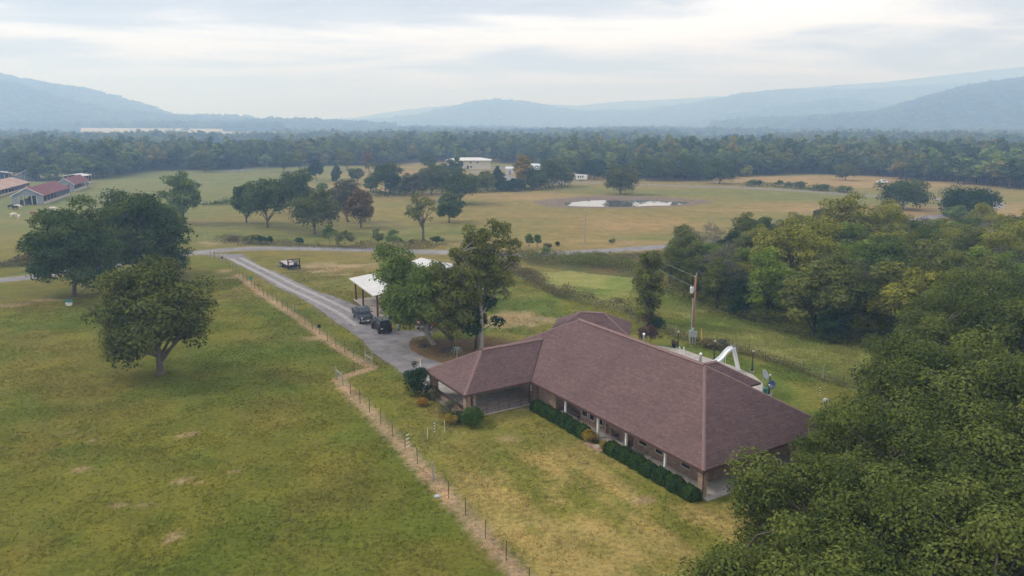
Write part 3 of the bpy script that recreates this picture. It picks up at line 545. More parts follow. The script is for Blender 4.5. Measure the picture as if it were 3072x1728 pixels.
# ---- roadside hedge shrubs
def shrub(name, base, top_row, half_px, seed, mat, label, nleaf=1400, ls=.34, group=None, open_=.05, ncl=14, cat='shrub', **kw):
    return tree_at(name, base, top_row, half_px, seed, mat, label, ncl, nleaf, ls, th=.04, tr=.05, limb=4, clr=(.30, .48), group=group, open_=open_, cat=cat, shape=kw.pop('shape', 'dome'), **kw)
for i, (b, tp, hw, m_, lab) in enumerate([((215, 694), 664, 42, 'weed', 'brownish bush by the end posts of the field fence'), ((335, 706), 652, 46, 'olive', 'olive bush in the roadside hedge'), ((395, 712), 658, 38, 'dark', 'dark cedar bush in the roadside hedge, left one of a pair'), ((450, 714), 662, 26, 'dark', 'round dark cedar bush beside its darker twin'), ((640, 716), 672, 30, 'dark', 'small dark sapling in the brown hedge growth'), ((838, 728), 585, 50, 'lush', 'tall leafy green bush in the roadside hedge under the grove'), ((930, 730), 620, 60, 'olive', 'spreading green bush joined to the tall leafy bush'), ((1148, 728), 618, 44, 'olive', 'yellowish upright bush in the roadside hedge'), ((1245, 738), 620, 58, 'lush', 'bushy green thicket beside the yellowish upright bush'), ((1362, 722), 684, 18, 'dark', 'small round dark bush by the road'), ((1522, 715), 664, 46, 'oak', 'low wide green bush by the half-bare oak'), ((2118, 745), 645, 34, 'lush', 'dense green bush at the field corner beyond the road'), ((2172, 748), 652, 30, 'lush', 'pointed bright bush next to the dense corner bush'), ((2228, 800), 730, 32, 'bright', 'lime green sapling right by the road'), ((2306, 724), 698, 18, 'dark', 'tiny dark bush in the dry field beyond the road'), ((2240, 742), 708, 30, 'weed', 'brown low bush beyond the road')]):
    shrub('shrub', Z4(*b), y4(tp), hw * .46584, 120 + i, m_, lab, 1500, .36)
for i, (b, tp, hw, m_, lab) in enumerate([((1000, 438), 398, 18, 'dark', 'small pointed cedar by the county road'), ((1120, 430), 390, 30, 'oak', 'round bush by the county road'), ((1305, 410), 370, 22, 'dark', 'dark cedar among the roadside bushes'), ((1420, 400), 330, 40, 'grey', 'greyish bush behind the yellow thicket'), ((255, 525), 500, 16, 'lush', 'little green bush on the ploughed-looking verge'), ((1060, 205), 165, 45, 'oak', 'scrubby bush in the far field hedge'), ((1195, 207), 170, 22, 'dark', 'small dark cedar in the far field hedge'), ((1320, 218), 175, 50, 'oak', 'bush in the middle of the far field hedge'), ((1440, 228), 192, 70, 'oak', 'long low bush in the far field hedge'), ((1560, 240), 200, 50, 'olive', 'olive bush closing the far field hedge'), ((1250, 212), 178, 26, 'olive', 'thin bush beside the small far cedar'), ((2425, 255), 232, 18, 'olive', 'lone small bush before the right-hand wood'), ((800, 172), 148, 26, 'dark', 'dark bush at the woodland foot')]):
    shrub('shrub', Z5(*b), y5(tp), hw * .53261, 150 + i, m_, lab, 1100, .5)
# ---- woods: prototypes shared by the individual trees
PT = [tree_mesh(200 + i, *p, mat='leaf_forest', bark='bark_dark', limb=5, clr=(.26, .42), flat=.8, inner=.15, shape=s_) for i, (p, s_) in enumerate([((15, 6.2, 3.0, .30, 22, 1500, 1.15), 'oval'), ((13, 5.6, 2.0, .28, 20, 1300, 1.1), 'oval'), ((17, 6.0, 4.0, .32, 22, 1500, 1.15), 'oval'), ((14, 6.8, 2.5, .3, 22, 1500, 1.2), 'dome'), ((12, 4.6, 1.5, .25, 16, 1000, 1.05), 'tall'), ((15, 5.0, 3, .28, 18, 1200, 1.1), 'tall')])]
EDGE = [(-400, 540), (0, 540), (120, 548), (280, 546), (480, 524), (560, 516), (690, 508), (760, 500), (860, 497), (960, 494), (1100, 492), (1300, 492), (1450, 486), (1640, 505), (1800, 540), (1960, 548), (2060, 545), (2200, 531), (2430, 530), (2600, 540), (2700, 556), (2850, 566), (3072, 578), (3500, 590)]
ex, ey = zip(*EDGE); rs = np.random.RandomState(77)
pts = []
d = 300.0
while d < 2700:
    step = 6.6 * (1 + max(0, d - 600) / 1500); n = int(2 * 1.0 * d / step); a = np.linspace(-.86, .86, n) + rs.uniform(-.4, .4, n) * 1.72 / n
    for az in a:
        dd = d + rs.uniform(-.45, .45) * step; X, Y = dd * math.sin(az), dd * math.cos(az)
        px = 1536 + FPX * X / (Y * CP + CAMH * SP); row = 864 - FPX * (Y * SP - CAMH * CP) / (Y * CP + CAMH * SP)
        if row > np.interp(px, ex, ey) + rs.uniform(-2, 1.0) + (float(fbm(X, Y, 70, 2)) - .62) * 46: continue
        if 1470 < Y < 2010 and -.64 < X / Y < -.30 and not (Y > 1640 and rs.rand() < .16): continue      # the hay field
        if fbm(X, Y, 240, 2) > .66 and dd > 560: continue       # clearings
        pts.append((X, Y, dd, row))
    d += step * .92
pts = np.array(pts); 
# farm buildings keep their yards clear
for cx, cy, r_ in ((*Z4(1800, 230), 20), (*Z4(2170, 262), 16), (*Z4(2440, 300), 14), (*Z3(60, 215), 22), (*Z3(240, 225), 24)):
    pts = pts[np.hypot(pts[:, 0] - cx, pts[:, 1] - cy) > r_]
shown = np.abs(pts[:, 0] / pts[:, 1]) < .72
order = np.argsort(pts[:, 2] + np.where(shown, 0, 1e5)); near = order[:300]; far = order[300:]
cr_obj = [None] * len(PT)
for q, i in enumerate(near):
    k = int(rs.randint(len(PT))); X, Y = pts[i, :2]; sc = rs.uniform(.72, 1.12)
    side = 'behind the barns and the far green field' if X < -60 else ('behind the pond field and the farmhouse' if X < 120 else 'beyond the far hay field')
    o = put('forest_tree', PT[k], (X, Y), 'broadleaf tree in the front of the wood ' + side, 'tree', 'trees along the edge of the valley wood ' + side, rs.uniform(0, 6.28), sc, rs.uniform(.58, .88))
    if cr_obj[k] is None: cr_obj[k] = [c for c in o.children if c.name.startswith('crown')][0]
fp = pts[far]; fz = np.where((fp[:, 1] > 2000) & (fp[:, 0] / fp[:, 1] < -.30), 16.0, 0.0)
hillp = []
for q, cnt in ((1, 9000), (2, 9000), (7, 14000), (6, 5000), (3, 9000)):
    Vg, m_, n_ = RIDGES[q]; uu = rs.uniform(0, n_ - 1.01, cnt); vv_ = rs.uniform(0, m_ * .62, cnt); a, b = uu.astype(int), vv_.astype(int); fu, fv = (uu - a)[:, None], (vv_ - b)[:, None]
    pz = (Vg[b, a] * (1 - fu) + Vg[b, a + 1] * fu) * (1 - fv) + (Vg[b + 1, a] * (1 - fu) + Vg[b + 1, a + 1] * fu) * fv; pz = pz[(np.abs(pz[:, 0] / pz[:, 1]) < .80) & (pz[:, 2] > 2)]; hillp.append(pz)
hillp = np.concatenate(hillp); fp = np.concatenate([fp, np.stack([hillp[:, 0], hillp[:, 1], np.hypot(hillp[:, 0], hillp[:, 1]), hillp[:, 1] * 0], 1)]); fz = np.concatenate([fz, hillp[:, 2] - 4]); n = len(fp); print('far trees', n)
fm = bpy.data.meshes.new('valley_woodland')
fz = fz - np.where(fp[:, 2] > 650, np.clip((fbm(fp[:, 0], fp[:, 1], 190, 3) - .30) * 22, 0, 9), 0)
grow = 1 + np.clip(fp[:, 2] - 600, 0, None) / 1500 * .75; ss = rs.uniform(.70, 1.12, n)
fm.vertices.add(n); fm.vertices.foreach_set('co', np.stack([fp[:, 0], fp[:, 1], fz], 1).astype(np.float32).ravel())
for nm, dt, v in (('tsc', 'FLOAT_VECTOR', np.stack([ss * grow, ss * grow, ss * rs.uniform(.62, 1.15, n) * (1 + (grow - 1) * .12)], 1)), ('trot', 'FLOAT_VECTOR', np.stack([np.zeros(n), np.zeros(n), rs.uniform(0, 6.28, n)], 1))):
    a_ = fm.attributes.new(nm, dt, 'POINT'); a_.data.foreach_set('vector', v.astype(np.float32).ravel())
a_ = fm.attributes.new('tk', 'INT', 'POINT'); a_.data.foreach_set('value', rs.randint(0, len(PT), n).astype(np.int32))
fo = obj('valley_woodland', fm); tag(fo, 'continuous hazy woodland filling the valley out to the hills', 'woodland', kind='stuff')
def gn_forest(o, protos):
    ng = bpy.data.node_groups.new('woodland', 'GeometryNodeTree'); ng.interface.new_socket('Geometry', in_out='INPUT', socket_type='NodeSocketGeometry'); ng.interface.new_socket('Geometry', in_out='OUTPUT', socket_type='NodeSocketGeometry')
    gi = ng.nodes.new('NodeGroupInput'); go = ng.nodes.new('NodeGroupOutput'); jn = ng.nodes.new('GeometryNodeJoinGeometry')
    def att(name, dt): a = ng.nodes.new('GeometryNodeInputNamedAttribute'); a.data_type = dt; a.inputs['Name'].default_value = name; return a.outputs['Attribute']
    sc_, ro_, kk = att('tsc', 'FLOAT_VECTOR'), att('trot', 'FLOAT_VECTOR'), att('tk', 'INT')
    for k, p in enumerate(protos):
        oi = ng.nodes.new('GeometryNodeObjectInfo'); oi.inputs['Object'].default_value = p; oi.inputs['As Instance'].default_value = True; oi.transform_space = 'ORIGINAL'
        cp_ = ng.nodes.new('FunctionNodeCompare'); cp_.data_type = 'INT'; cp_.operation = 'EQUAL'; ng.links.new(kk, cp_.inputs[2]); cp_.inputs[3].default_value = k
        ip = ng.nodes.new('GeometryNodeInstanceOnPoints'); ng.links.new(gi.outputs[0], ip.inputs['Points']); ng.links.new(cp_.outputs[0], ip.inputs['Selection']); ng.links.new(oi.outputs['Geometry'], ip.inputs['Instance']); ng.links.new(sc_, ip.inputs['Scale']); ng.links.new(ro_, ip.inputs['Rotation']); ng.links.new(ip.outputs[0], jn.inputs[0])
    ng.links.new(jn.outputs[0], go.inputs[0]); md = o.modifiers.new('woodland', 'NODES'); md.node_group = ng
gn_forest(fo, cr_obj)
# ---- the thicket right of the meadow: every tree its own
TK = {}
for i, (m_, p, kw) in enumerate([('oakwarm', (11, 5.0, .2, .2, 54, 13000, .36), {}), ('olive', (10, 4.6, .2, .18, 50, 12000, .36), dict(open_=.05)), ('yellow', (11.5, 5.2, .3, .2, 56, 14000, .34), {}), ('grey', (10, 4.8, .8, .16, 40, 7000, .30), dict(open_=.25, twigs=4, bark='bark_pale')), ('dark', (9, 4.4, .2, .2, 44, 11000, .36), {}), ('bright', (10.5, 4.6, .3, .2, 50, 12000, .34), {}), ('twig', (9, 4.0, .5, .14, 40, 3800, .26), dict(open_=.4, twigs=8, bark='bark_pale')), ('oak', (11, 5.0, .2, .2, 54, 13000, .36), {})]):
    kw = dict(dict(limb=8, clr=(.22, .36), bark='bark_dark', inner=.25, shape='full'), **kw); TK[m_] = tree_mesh(300 + i, *p, mat='leaf_' + m_, **kw)
NAMES = dict(oakwarm='brown-green', olive='olive', yellow='yellow-green', grey='grey half-bare', dark='dark green', bright='bright green', twig='leafless brown', oak='deep green')
THP = [G(*p) for p in ((1975, 866), (2118, 920), (2246, 966), (2400, 1008), (2573, 1040), (2800, 1085), (3072, 1100), (3500, 1060), (3500, 745), (2900, 748), (2560, 775), (2300, 765), (2180, 790), (2050, 812), (1985, 830))]
def th_put(m_, base, sc, sz=None, rz=None):
    put('thicket_tree', TK[m_], base, NAMES[m_] + ' tree in the dense thicket beyond the meadow', 'tree', NAMES[m_] + ' trees of the thicket', rs.uniform(0, 6.28) if rz is None else rz, sc, sz or sc)
hand = [('grey', 2170, 905, 1.0), ('oakwarm', 2060, 870, .78), ('olive', 2010, 850, .70), ('dark', 2215, 952, .62), ('bright', 2300, 960, 1.0), ('yellow', 2345, 905, 1.18), ('bright', 2560, 905, .95), ('olive', 2440, 1000, 1.02), ('oakwarm', 2520, 1010, 1.05), ('dark', 2500, 1030, .55), ('yellow', 2420, 880, 1.12), ('oak', 2640, 930, 1.0), ('olive', 2660, 1000, 1.0), ('twig', 2700, 960, .95), ('olive', 2760, 900, 1.0), ('oakwarm', 2800, 980, 1.0), ('grey', 2560, 960, .9), ('yellow', 2540, 800, 1.3), ('yellow', 2640, 790, 1.15), ('oakwarm', 2470, 820, .95), ('yellow', 2990, 880, 1.0), ('oakwarm', 2900, 860, .95), ('twig', 2140, 778, .9), ('twig', 2085, 782, .8), ('olive', 2050, 800, .85), ('dark', 2190, 800, .8), ('oak', 2290, 775, .8), ('grey', 2350, 800, .75), ('yellow', 3060, 800, .9), ('olive', 2880, 800, .85)]
hp = []
for m_, px, py, sc in hand: b = G(px, py); hp.append(b); th_put(m_, b, sc)
P = np.array(THP); x0, y0 = P.min(0); x1, y1 = P.max(0); kk = ['olive', 'bright', 'olive', 'oakwarm', 'yellow', 'grey', 'olive', 'yellow', 'oak', 'twig', 'bright', 'oakwarm']
tries = 0; added = 0
while tries < 4000 and added < 120:
    tries += 1; x, y = rs.uniform(x0, x1), rs.uniform(y0, y1)
    if not bool(inpoly(np.array([x]), np.array([y]), THP)[0]) or abs(x / y) > .78: continue
    if min(math.hypot(x - a, y - b) for a, b in hp) < 4.5: continue
    hp.append((x, y)); added += 1; th_put(kk[rs.randint(len(kk))], (x, y), rs.uniform(.72, 1.0) * (.8 if x < 45 else 1), rs.uniform(.7, 1.0) * (.75 if x < 45 else 1))
# ---- the big trees close by on the right
BIGT = [tree_mesh(400 + i, H, Rc, H * .16, .42, 125, nl, .19, 'leaf_near', bark='bark', limb=14, clr=(.12, .25), inner=.15, flat=.85, twigs=2, ragged=.16) for i, (H, Rc, nl) in enumerate([(11, 7.0, 88000), (12, 7.4, 94000)])]
for k, px, py, sc, rz, lab in [(0, 2570, 1625, .95, .3, 'big leafy tree hiding the end of the porch'), (1, 2840, 1480, 1.0, 1.1, 'big leafy tree behind the one that hides the porch end'), (0, 2610, 1395, .84, 2.6, 'smaller leafy tree against the right end of the roof'), (0, 2800, 1215, 1.1, 2.0, 'big leafy tree at the corner of the yard fence'), (1, 3110, 1330, 1.1, 3.0, 'big leafy tree past the corner of the yard fence tree'), (0, 2520, 1880, .95, 4.0, 'big leafy tree shading the lower lawn'), (1, 3000, 1740, .98, 5.2, 'big leafy tree deepest in the shade grove'), (0, 2830, 1035, 1.0, 1.7, 'big leafy tree rising at the thicket end of the meadow'), (1, 2990, 950, 1.0, 4.4, 'big leafy tree standing deep behind the meadow end'), (1, 3040, 1060, 1.15, .6, 'big leafy tree between the shade grove and the thicket')]:
    p = G(px, py, 6.0 * sc); put('shade_tree', BIGT[k], p, lab, 'tree', 'large trees beside the house', rz, sc)
# ================================================================== THE HOUSE
# brick: courses by texture, bricks are a few pixels across here
def brickmat(name, c1, c2, mortar):
    m = bpy.data.materials.new(name); m.use_nodes = True; t = m.node_tree; b = t.nodes['Principled BSDF']; b.inputs['Roughness'].default_value = .9; b.inputs['Specular IOR Level'].default_value = .15
    tc = N(t, 'ShaderNodeTexCoord'); sp = N(t, 'ShaderNodeSeparateXYZ'); t.links.new(tc.outputs['Object'], sp.inputs[0]); ad = N(t, 'ShaderNodeMath', operation='ADD'); t.links.new(sp.outputs[0], ad.inputs[0]); t.links.new(sp.outputs[1], ad.inputs[1])
    cb = N(t, 'ShaderNodeCombineXYZ'); t.links.new(ad.outputs[0], cb.inputs[0]); t.links.new(sp.outputs[2], cb.inputs[1])
    br = N(t, 'ShaderNodeTexBrick'); br.inputs['Scale'].default_value = 1.0; br.inputs['Brick Width'].default_value = .24; br.inputs['Row Height'].default_value = .08; br.inputs['Mortar Size'].default_value = .010; br.inputs['Color1'].default_value = (*c1, 1); br.inputs['Color2'].default_value = (*c2, 1); br.inputs['Mortar'].default_value = (*mortar, 1); br.inputs['Bias'].default_value = -.1
    t.links.new(cb.outputs[0], br.inputs['Vector']); no = N(t, 'ShaderNodeTexNoise', i_Scale=2.2, i_Detail=5.0); t.links.new(tc.outputs['Object'], no.inputs['Vector'])
    rp = ramp(t, [(.3, (.72, .70, .70)), (.7, (1.2, 1.16, 1.1))]); t.links.new(no.outputs[0], rp.inputs[0]); mx = N(t, 'ShaderNodeMix', data_type='RGBA', blend_type='MULTIPLY', i_0=1.0); t.links.new(br.outputs[0], mx.inputs[6]); t.links.new(rp.outputs[0], mx.inputs[7]); t.links.new(mx.outputs[2], b.inputs['Base Color'])
    bp = N(t, 'ShaderNodeBump', i_Strength=.5, i_Distance=.015, invert=True); t.links.new(br.outputs['Fac'], bp.inputs['Height']); t.links.new(bp.outputs[0], b.inputs['Normal']); MATS[name] = m
brickmat('brick', (.34, .225, .165), (.215, .135, .105), (.40, .36, .31))
# shingles: each shingle's own value sets its shade; weather streaks run over the whole slope
def shinglemat(name, a, b_, c):
    m = bpy.data.materials.new(name); m.use_nodes = True; t = m.node_tree; b = t.nodes['Principled BSDF']; b.inputs['Roughness'].default_value = .92; b.inputs['Specular IOR Level'].default_value = .2
    at = N(t, 'ShaderNodeAttribute', attribute_name='hue'); rp = ramp(t, [(0, a), (.55, b_), (1, c)]); t.links.new(at.outputs['Fac'], rp.inputs[0])
    tc = N(t, 'ShaderNodeTexCoord'); no = N(t, 'ShaderNodeTexNoise', i_Scale=.33, i_Detail=6.0, i_Roughness=.6); t.links.new(tc.outputs['Object'], no.inputs['Vector']); r2 = ramp(t, [(.33, (.88, .86, .88)), (.5, (1, 1, 1)), (.68, (1.07, 1.05, 1.04))]); t.links.new(no.outputs[0], r2.inputs[0])
    n2 = N(t, 'ShaderNodeTexNoise', i_Scale=14.0, i_Detail=4.0); t.links.new(tc.outputs['Object'], n2.inputs['Vector']); r3_ = ramp(t, [(.3, (.82, .82, .82)), (.7, (1.18, 1.18, 1.18))]); t.links.new(n2.outputs[0], r3_.inputs[0])
    m1 = N(t, 'ShaderNodeMix', data_type='RGBA', blend_type='MULTIPLY', i_0=1.0); t.links.new(rp.outputs[0], m1.inputs[6]); t.links.new(r2.outputs[0], m1.inputs[7]); m2 = N(t, 'ShaderNodeMix', data_type='RGBA', blend_type='MULTIPLY', i_0=1.0); t.links.new(m1.outputs[2], m2.inputs[6]); t.links.new(r3_.outputs[0], m2.inputs[7]); t.links.new(m2.outputs[2], b.inputs['Base Color']); MATS[name] = m
shinglemat('shingle', (.116, .072, .071), (.146, .092, .090), (.176, .115, .112))
M('roof_cap', (.185, .118, .110), .9, .15, 3, spec=.2); M('fascia', (.060, .036, .030), .7, .15, 2); M('soffit', (.30, .26, .22), .8, .08, 2); M('white_paint', (.78, .78, .78), .5, .05, 3); M('galv', (.45, .46, .47), .45, .15, 4, metal=.6); M('black_metal', (.020, .019, .020), .5, .2, 5); M('rust_pipe', (.090, .045, .032), .7, .35, 6); M('door_wood', (.14, .055, .030), .6, .3, 5, stretch=(6, 6, 1)); M('trim_tan', (.46, .38, .30), .7, .08, 3); M('brown_metal', (.075, .042, .034), .6, .15, 4)
glassmat('window_glass', (.020, .026, .034), .06); glassmat('screen_black', (.012, .012, .014), .3)
PITCHR = .607; EZ = 2.60
house = thing('brick_ranch_house', 'long brick ranch house with a mauve-brown hipped shingle roof and carport', 'house', (HO[0], HO[1], 0), HA)
def X(s, t, z): return (s, -t, z)                    # house frame -> object frame
def shingles(name, parent, o, a, up, rise, v_max, spans, expo=.19, seed=0, mat='shingle', tab=(.26, .44)):
    """o: eave origin (s,t); a: unit direction of the eave; up: unit plan direction up the slope; spans(v): list of (u0,u1)"""
    rs = np.random.RandomState(seed); V = []; Fc = []; Hu = []; sl = math.sqrt(1 + rise * rise); dv = expo / sl; nrm = np.array([-up[0] * rise / sl, -up[1] * rise / sl, 1 / sl])
    def pt(u, v, h): p = (o[0] + a[0] * u + up[0] * v, o[1] + a[1] * u + up[1] * v, EZ_[0] + rise * v); q = (p[0] + nrm[0] * h, p[1] + nrm[1] * h, p[2] + nrm[2] * h); return X(*q)
    nr = int(v_max / dv) + 1
    for k in range(nr):
        v0 = k * dv; v1 = min(v_max, v0 + dv * 1.10)
        if v0 >= v_max: break
        s0 = spans(v0); s1 = spans(min(v1, v_max - 1e-4)); rowh = rs.uniform(-.10, .10)
        for q, (lo, hi) in enumerate(s0):
            l1, h1 = s1[q] if q < len(s1) else (lo, hi)
            u = lo - rs.uniform(0, .3)
            while u < hi:
                wv = rs.uniform(*tab); ua, ub = max(u, lo), min(u + wv - .012, hi); u += wv
                if ub - ua < .01: continue
                ta, tb = min(max(ua, l1), h1), min(max(ub, l1), h1); hh = .026 + rs.uniform(0, .012); i = len(V)
                V += [pt(ua, v0, hh), pt(ub, v0, hh), pt(tb, v1, .006), pt(ta, v1, .006), pt(ua, v0, 0), pt(ub, v0, 0)]
                Fc += [(i, i + 1, i + 2, i + 3), (i + 4, i + 5, i + 1, i)]; g = min(1, max(0, rs.beta(3.0, 3.0) + rowh)); Hu += [g, g * .7]
    V = np.array(V); F = np.array(Fc); me = npmesh('shingles', V, F, mat, Hu)
    nn = np.zeros(len(F) * 3, np.float32); me.polygons.foreach_get('normal', nn)
    if nn.reshape(-1, 3)[::2, 2].mean() < 0: me.flip_normals()
    o_ = obj('shingles', me, parent); o_['kind'] = 'stuff'; return o_
EZ_ = [EZ + .02]
def deck(name, polys, mat='fascia', parent=None, th=.12):
    """roof deck slabs below the shingles; polys are lists of (s,t,z)"""
    mb = MB()
    for p in polys:
        n = len(p); mb.add([X(*q) for q in p] + [X(q[0], q[1], q[2] - th) for q in p], [tuple(range(n)), tuple(range(2 * n - 1, n - 1, -1))] + [(i, i + n, (i + 1) % n + n, (i + 1) % n) for i in range(n)])
    return mb.build(name, mat, parent)
LM_, DM, RN = 33.8, 15.6, 7.8; C0, C1, CT = 23.4, 32.2, -7.6; CH = (C1 - C0) / 2; CM = (C0 + C1) / 2; W0, W1, WT = 11.0, 17.2, 19.25; WH = (W1 - W0) / 2; WM = (W0 + W1) / 2
zr = EZ + PITCHR * RN; zcp = EZ + PITCHR * CH; zw = EZ + PITCHR * WH
roof = deck('roof', [[(0, 0, EZ), (C0, 0, EZ), (CM, CH, zcp), (C1, 0, EZ), (LM_, 0, EZ), (LM_ - RN, RN, zr), (RN, RN, zr)], [(0, DM, EZ), (0, 0, EZ), (RN, RN, zr)], [(LM_, 0, EZ), (LM_, DM, EZ), (LM_ - RN, RN, zr)],
    [(LM_, DM, EZ), (W1, DM, EZ), (WM, DM - WH, zw), (W0, DM, EZ), (0, DM, EZ), (RN, RN, zr), (LM_ - RN, RN, zr)],
    [(C0, CT, EZ), (C1, CT, EZ), (CM, CT + CH, zcp)], [(C0, 0, EZ), (C0, CT, EZ), (CM, CT + CH, zcp), (CM, CH, zcp)], [(C1, CT, EZ), (C1, 0, EZ), (CM, CH, zcp), (CM, CT + CH, zcp)],
    [(W1, WT, EZ), (W0, WT, EZ), (WM, WT - WH, zw)], [(W0, WT, EZ), (W0, DM, EZ), (WM, DM - WH, zw), (WM, WT - WH, zw)], [(W1, DM, EZ), (W1, WT, EZ), (WM, WT - WH, zw), (WM, DM - WH, zw)]], 'fascia', house)
def main_front(v): return [(v, C0 + v), (C1 - v, LM_ - v)] if v < CH else [(v, LM_ - v)]
def main_back(v): return [(v, W0 + v), (W1 - v, LM_ - v)] if v < WH else [(v, LM_ - v)]
shingles('f', roof, (0, 0), (1, 0), (0, 1), PITCHR, RN, main_front, seed=1)
shingles('b', roof, (0, DM), (1, 0), (0, -1), PITCHR, RN, main_back, seed=2)
shingles('r', roof, (0, 0), (0, 1), (1, 0), PITCHR, RN, lambda v: [(v, DM - v)], seed=3)
shingles('l', roof, (LM_, 0), (0, 1), (-1, 0), PITCHR, RN, lambda v: [(v, DM - v)], seed=4)
shingles('cf', roof, (C0, CT), (1, 0), (0, 1), PITCHR, CH, lambda v: [(v, 2 * CH - v)], seed=5)
shingles('cr', roof, (C0, CT), (0, 1), (1, 0), PITCHR, CH, lambda v: [(v, -CT + v)], seed=6)
shingles('cl', roof, (C1, CT), (0, 1), (-1, 0), PITCHR, CH, lambda v: [(v, -CT + v)], seed=7)
shingles('wr', roof, (W0, WT), (0, -1), (1, 0), PITCHR, WH, lambda v: [(v, WT - DM + v)], seed=8)
shingles('wl', roof, (W1, WT), (0, -1), (-1, 0), PITCHR, WH, lambda v: [(v, WT - DM + v)], seed=9)
shingles('wb', roof, (W0, WT), (1, 0), (0, -1), PITCHR, WH, lambda v: [(v, 2 * WH - v)], seed=10)
def cap(p, q, r_=.14, lift=.05):
    """row of lapped cap shingles along a hip or ridge, as one part"""
    p, q = np.array(X(*p)), np.array(X(*q)); p[2] += lift; q[2] += lift; d = q - p; Ln = np.linalg.norm(d); d /= Ln; u = np.cross(d, [0, 0, 1.]); u /= np.linalg.norm(u); up = np.cross(u, d); mb = MB(); n = int(Ln / .22)
    for k in range(n):
        a = p + d * (k * .22); b = p + d * min(Ln, k * .22 + .26); h0, h1 = .030, .012
        mb.add([a - u * r_ - up * .062 + up * h0, a + up * h0, a + u * r_ - up * .062 + up * h0, b - u * r_ - up * .062 + up * h1, b + up * h1, b + u * r_ - up * .062 + up * h1], [(0, 1, 4, 3), (1, 2, 5, 4)])
    o = mb.build('cap_shingles', 'roof_cap', roof); o['kind'] = 'stuff'; return o
for a, b in (((0, 0, EZ), (RN, RN, zr)), ((0, DM, EZ), (RN, RN, zr)), ((LM_, 0, EZ), (LM_ - RN, RN, zr)), ((LM_, DM, EZ), (LM_ - RN, RN, zr)), ((C0, CT, EZ), (CM, CT + CH, zcp)), ((C1, CT, EZ), (CM, CT + CH, zcp)), ((W0, WT, EZ), (WM, WT - WH, zw)), ((W1, WT, EZ), (WM, WT - WH, zw))): cap(a, b)
# raised ridge vents
def ridge_vent(p, q):
    p, q = np.array(X(*p)), np.array(X(*q)); d = (q - p) / np.linalg.norm(q - p); u = np.cross(d, [0, 0, 1.]); mb = MB(); z = .13
    for s in (-1, 1):
        mb.add([p + u * s * .02 + (0, 0, z + .05), q + u * s * .02 + (0, 0, z + .05), q + u * s * .24 + (0, 0, z - .085), p + u * s * .24 + (0, 0, z - .085), p + u * s * .24 + (0, 0, z - .125), q + u * s * .24 + (0, 0, z - .125)], [(0, 1, 2, 3), (3, 2, 5, 4)] if s < 0 else [(3, 2, 1, 0), (4, 5, 2, 3)])
    mb.add([p - u * .02 + (0, 0, z + .05), p + u * .02 + (0, 0, z + .05), q + u * .02 + (0, 0, z + .05), q - u * .02 + (0, 0, z + .05)], [(0, 1, 2, 3)])
    mb.build('ridge_vent', 'roof_cap', roof)
ridge_vent((RN, RN, zr), (LM_ - RN, RN, zr)); ridge_vent((CM, CT + CH, zcp), (CM, CH - .2, zcp)); ridge_vent((WM, WT - WH, zw), (WM, DM - WH + .2, zw))
# fascia and gutter round the eaves
def fascia(p, q):
    (s0, t0), (s1, t1) = p, q; ln = math.hypot(s1 - s0, t1 - t0); o = MB().box((0, 0, 0), (ln + .06, .045, .20)).build('fascia_board', 'brown_metal', house, loc=X((s0 + s1) / 2, (t0 + t1) / 2, EZ - .075)); o.rotation_euler = (0, 0, math.atan2(-(t1 - t0), s1 - s0))
for p, q in (((0, 0), (C0, 0)), ((C0, 0), (C0, CT)), ((C0, CT), (C1, CT)), ((C1, CT), (C1, 0)), ((C1, 0), (LM_, 0)), ((LM_, 0), (LM_, DM)), ((LM_, DM), (W1, DM)), ((W1, DM), (W1, WT)), ((W1, WT), (W0, WT)), ((W0, WT), (W0, DM)), ((W0, DM), (0, DM)), ((0, DM), (0, 0))): fascia(p, q)
MB().prism([X(s, t, 0)[:2] for s, t in ((.05, .05), (C0 + .04, .05), (C0 + .04, CT + .05), (C1 - .05, CT + .05), (C1 - .05, .05), (LM_ - .05, .05), (LM_ - .05, DM - .05), (W1 - .05, DM - .05), (W1 - .05, WT - .05), (W0 + .05, WT - .05), (W0 + .05, DM - .05), (.05, DM - .05))], EZ - .15, EZ - .125).build('soffit', 'soffit', house)
# walls
def wall(s0, s1, t0, t1, z0=-.05, z1=EZ - .15, name='wall', mat='brick', lab=None): o = MB().bx(s0, s1, -t1, -t0, z0, z1).build(name, mat, house); return o
wall(2.4, 13.8, 2.2, 2.42); wall(13.8, 17.7, 1.90, 2.12); wall(13.8, 14.0, 2.12, 2.2); wall(17.5, 17.7, 2.12, 2.9); wall(17.7, 20.8, 2.9, 3.12); wall(20.8, 21.0, 1.2, 3.0); wall(21.0, 23.9, 1.2, 1.42); wall(23.9, 33.2, 1.9, 2.12); wall(23.68, 23.9, 1.42, 2.0)
wall(2.2, 2.4, 2.2, DM - .7); wall(33.0, 33.2, 2.12, DM - .7); wall(2.4, W0 + .6, DM - .9, DM - .7); wall(W1 - .6, 33.0, DM - .9, DM - .7); wall(W0 + .6, W0 + .8, DM - .7, WT - .6); wall(W1 - .8, W1 - .6, DM - .7, WT - .6); wall(W0 + .8, W1 - .8, WT - .8, WT - .6)
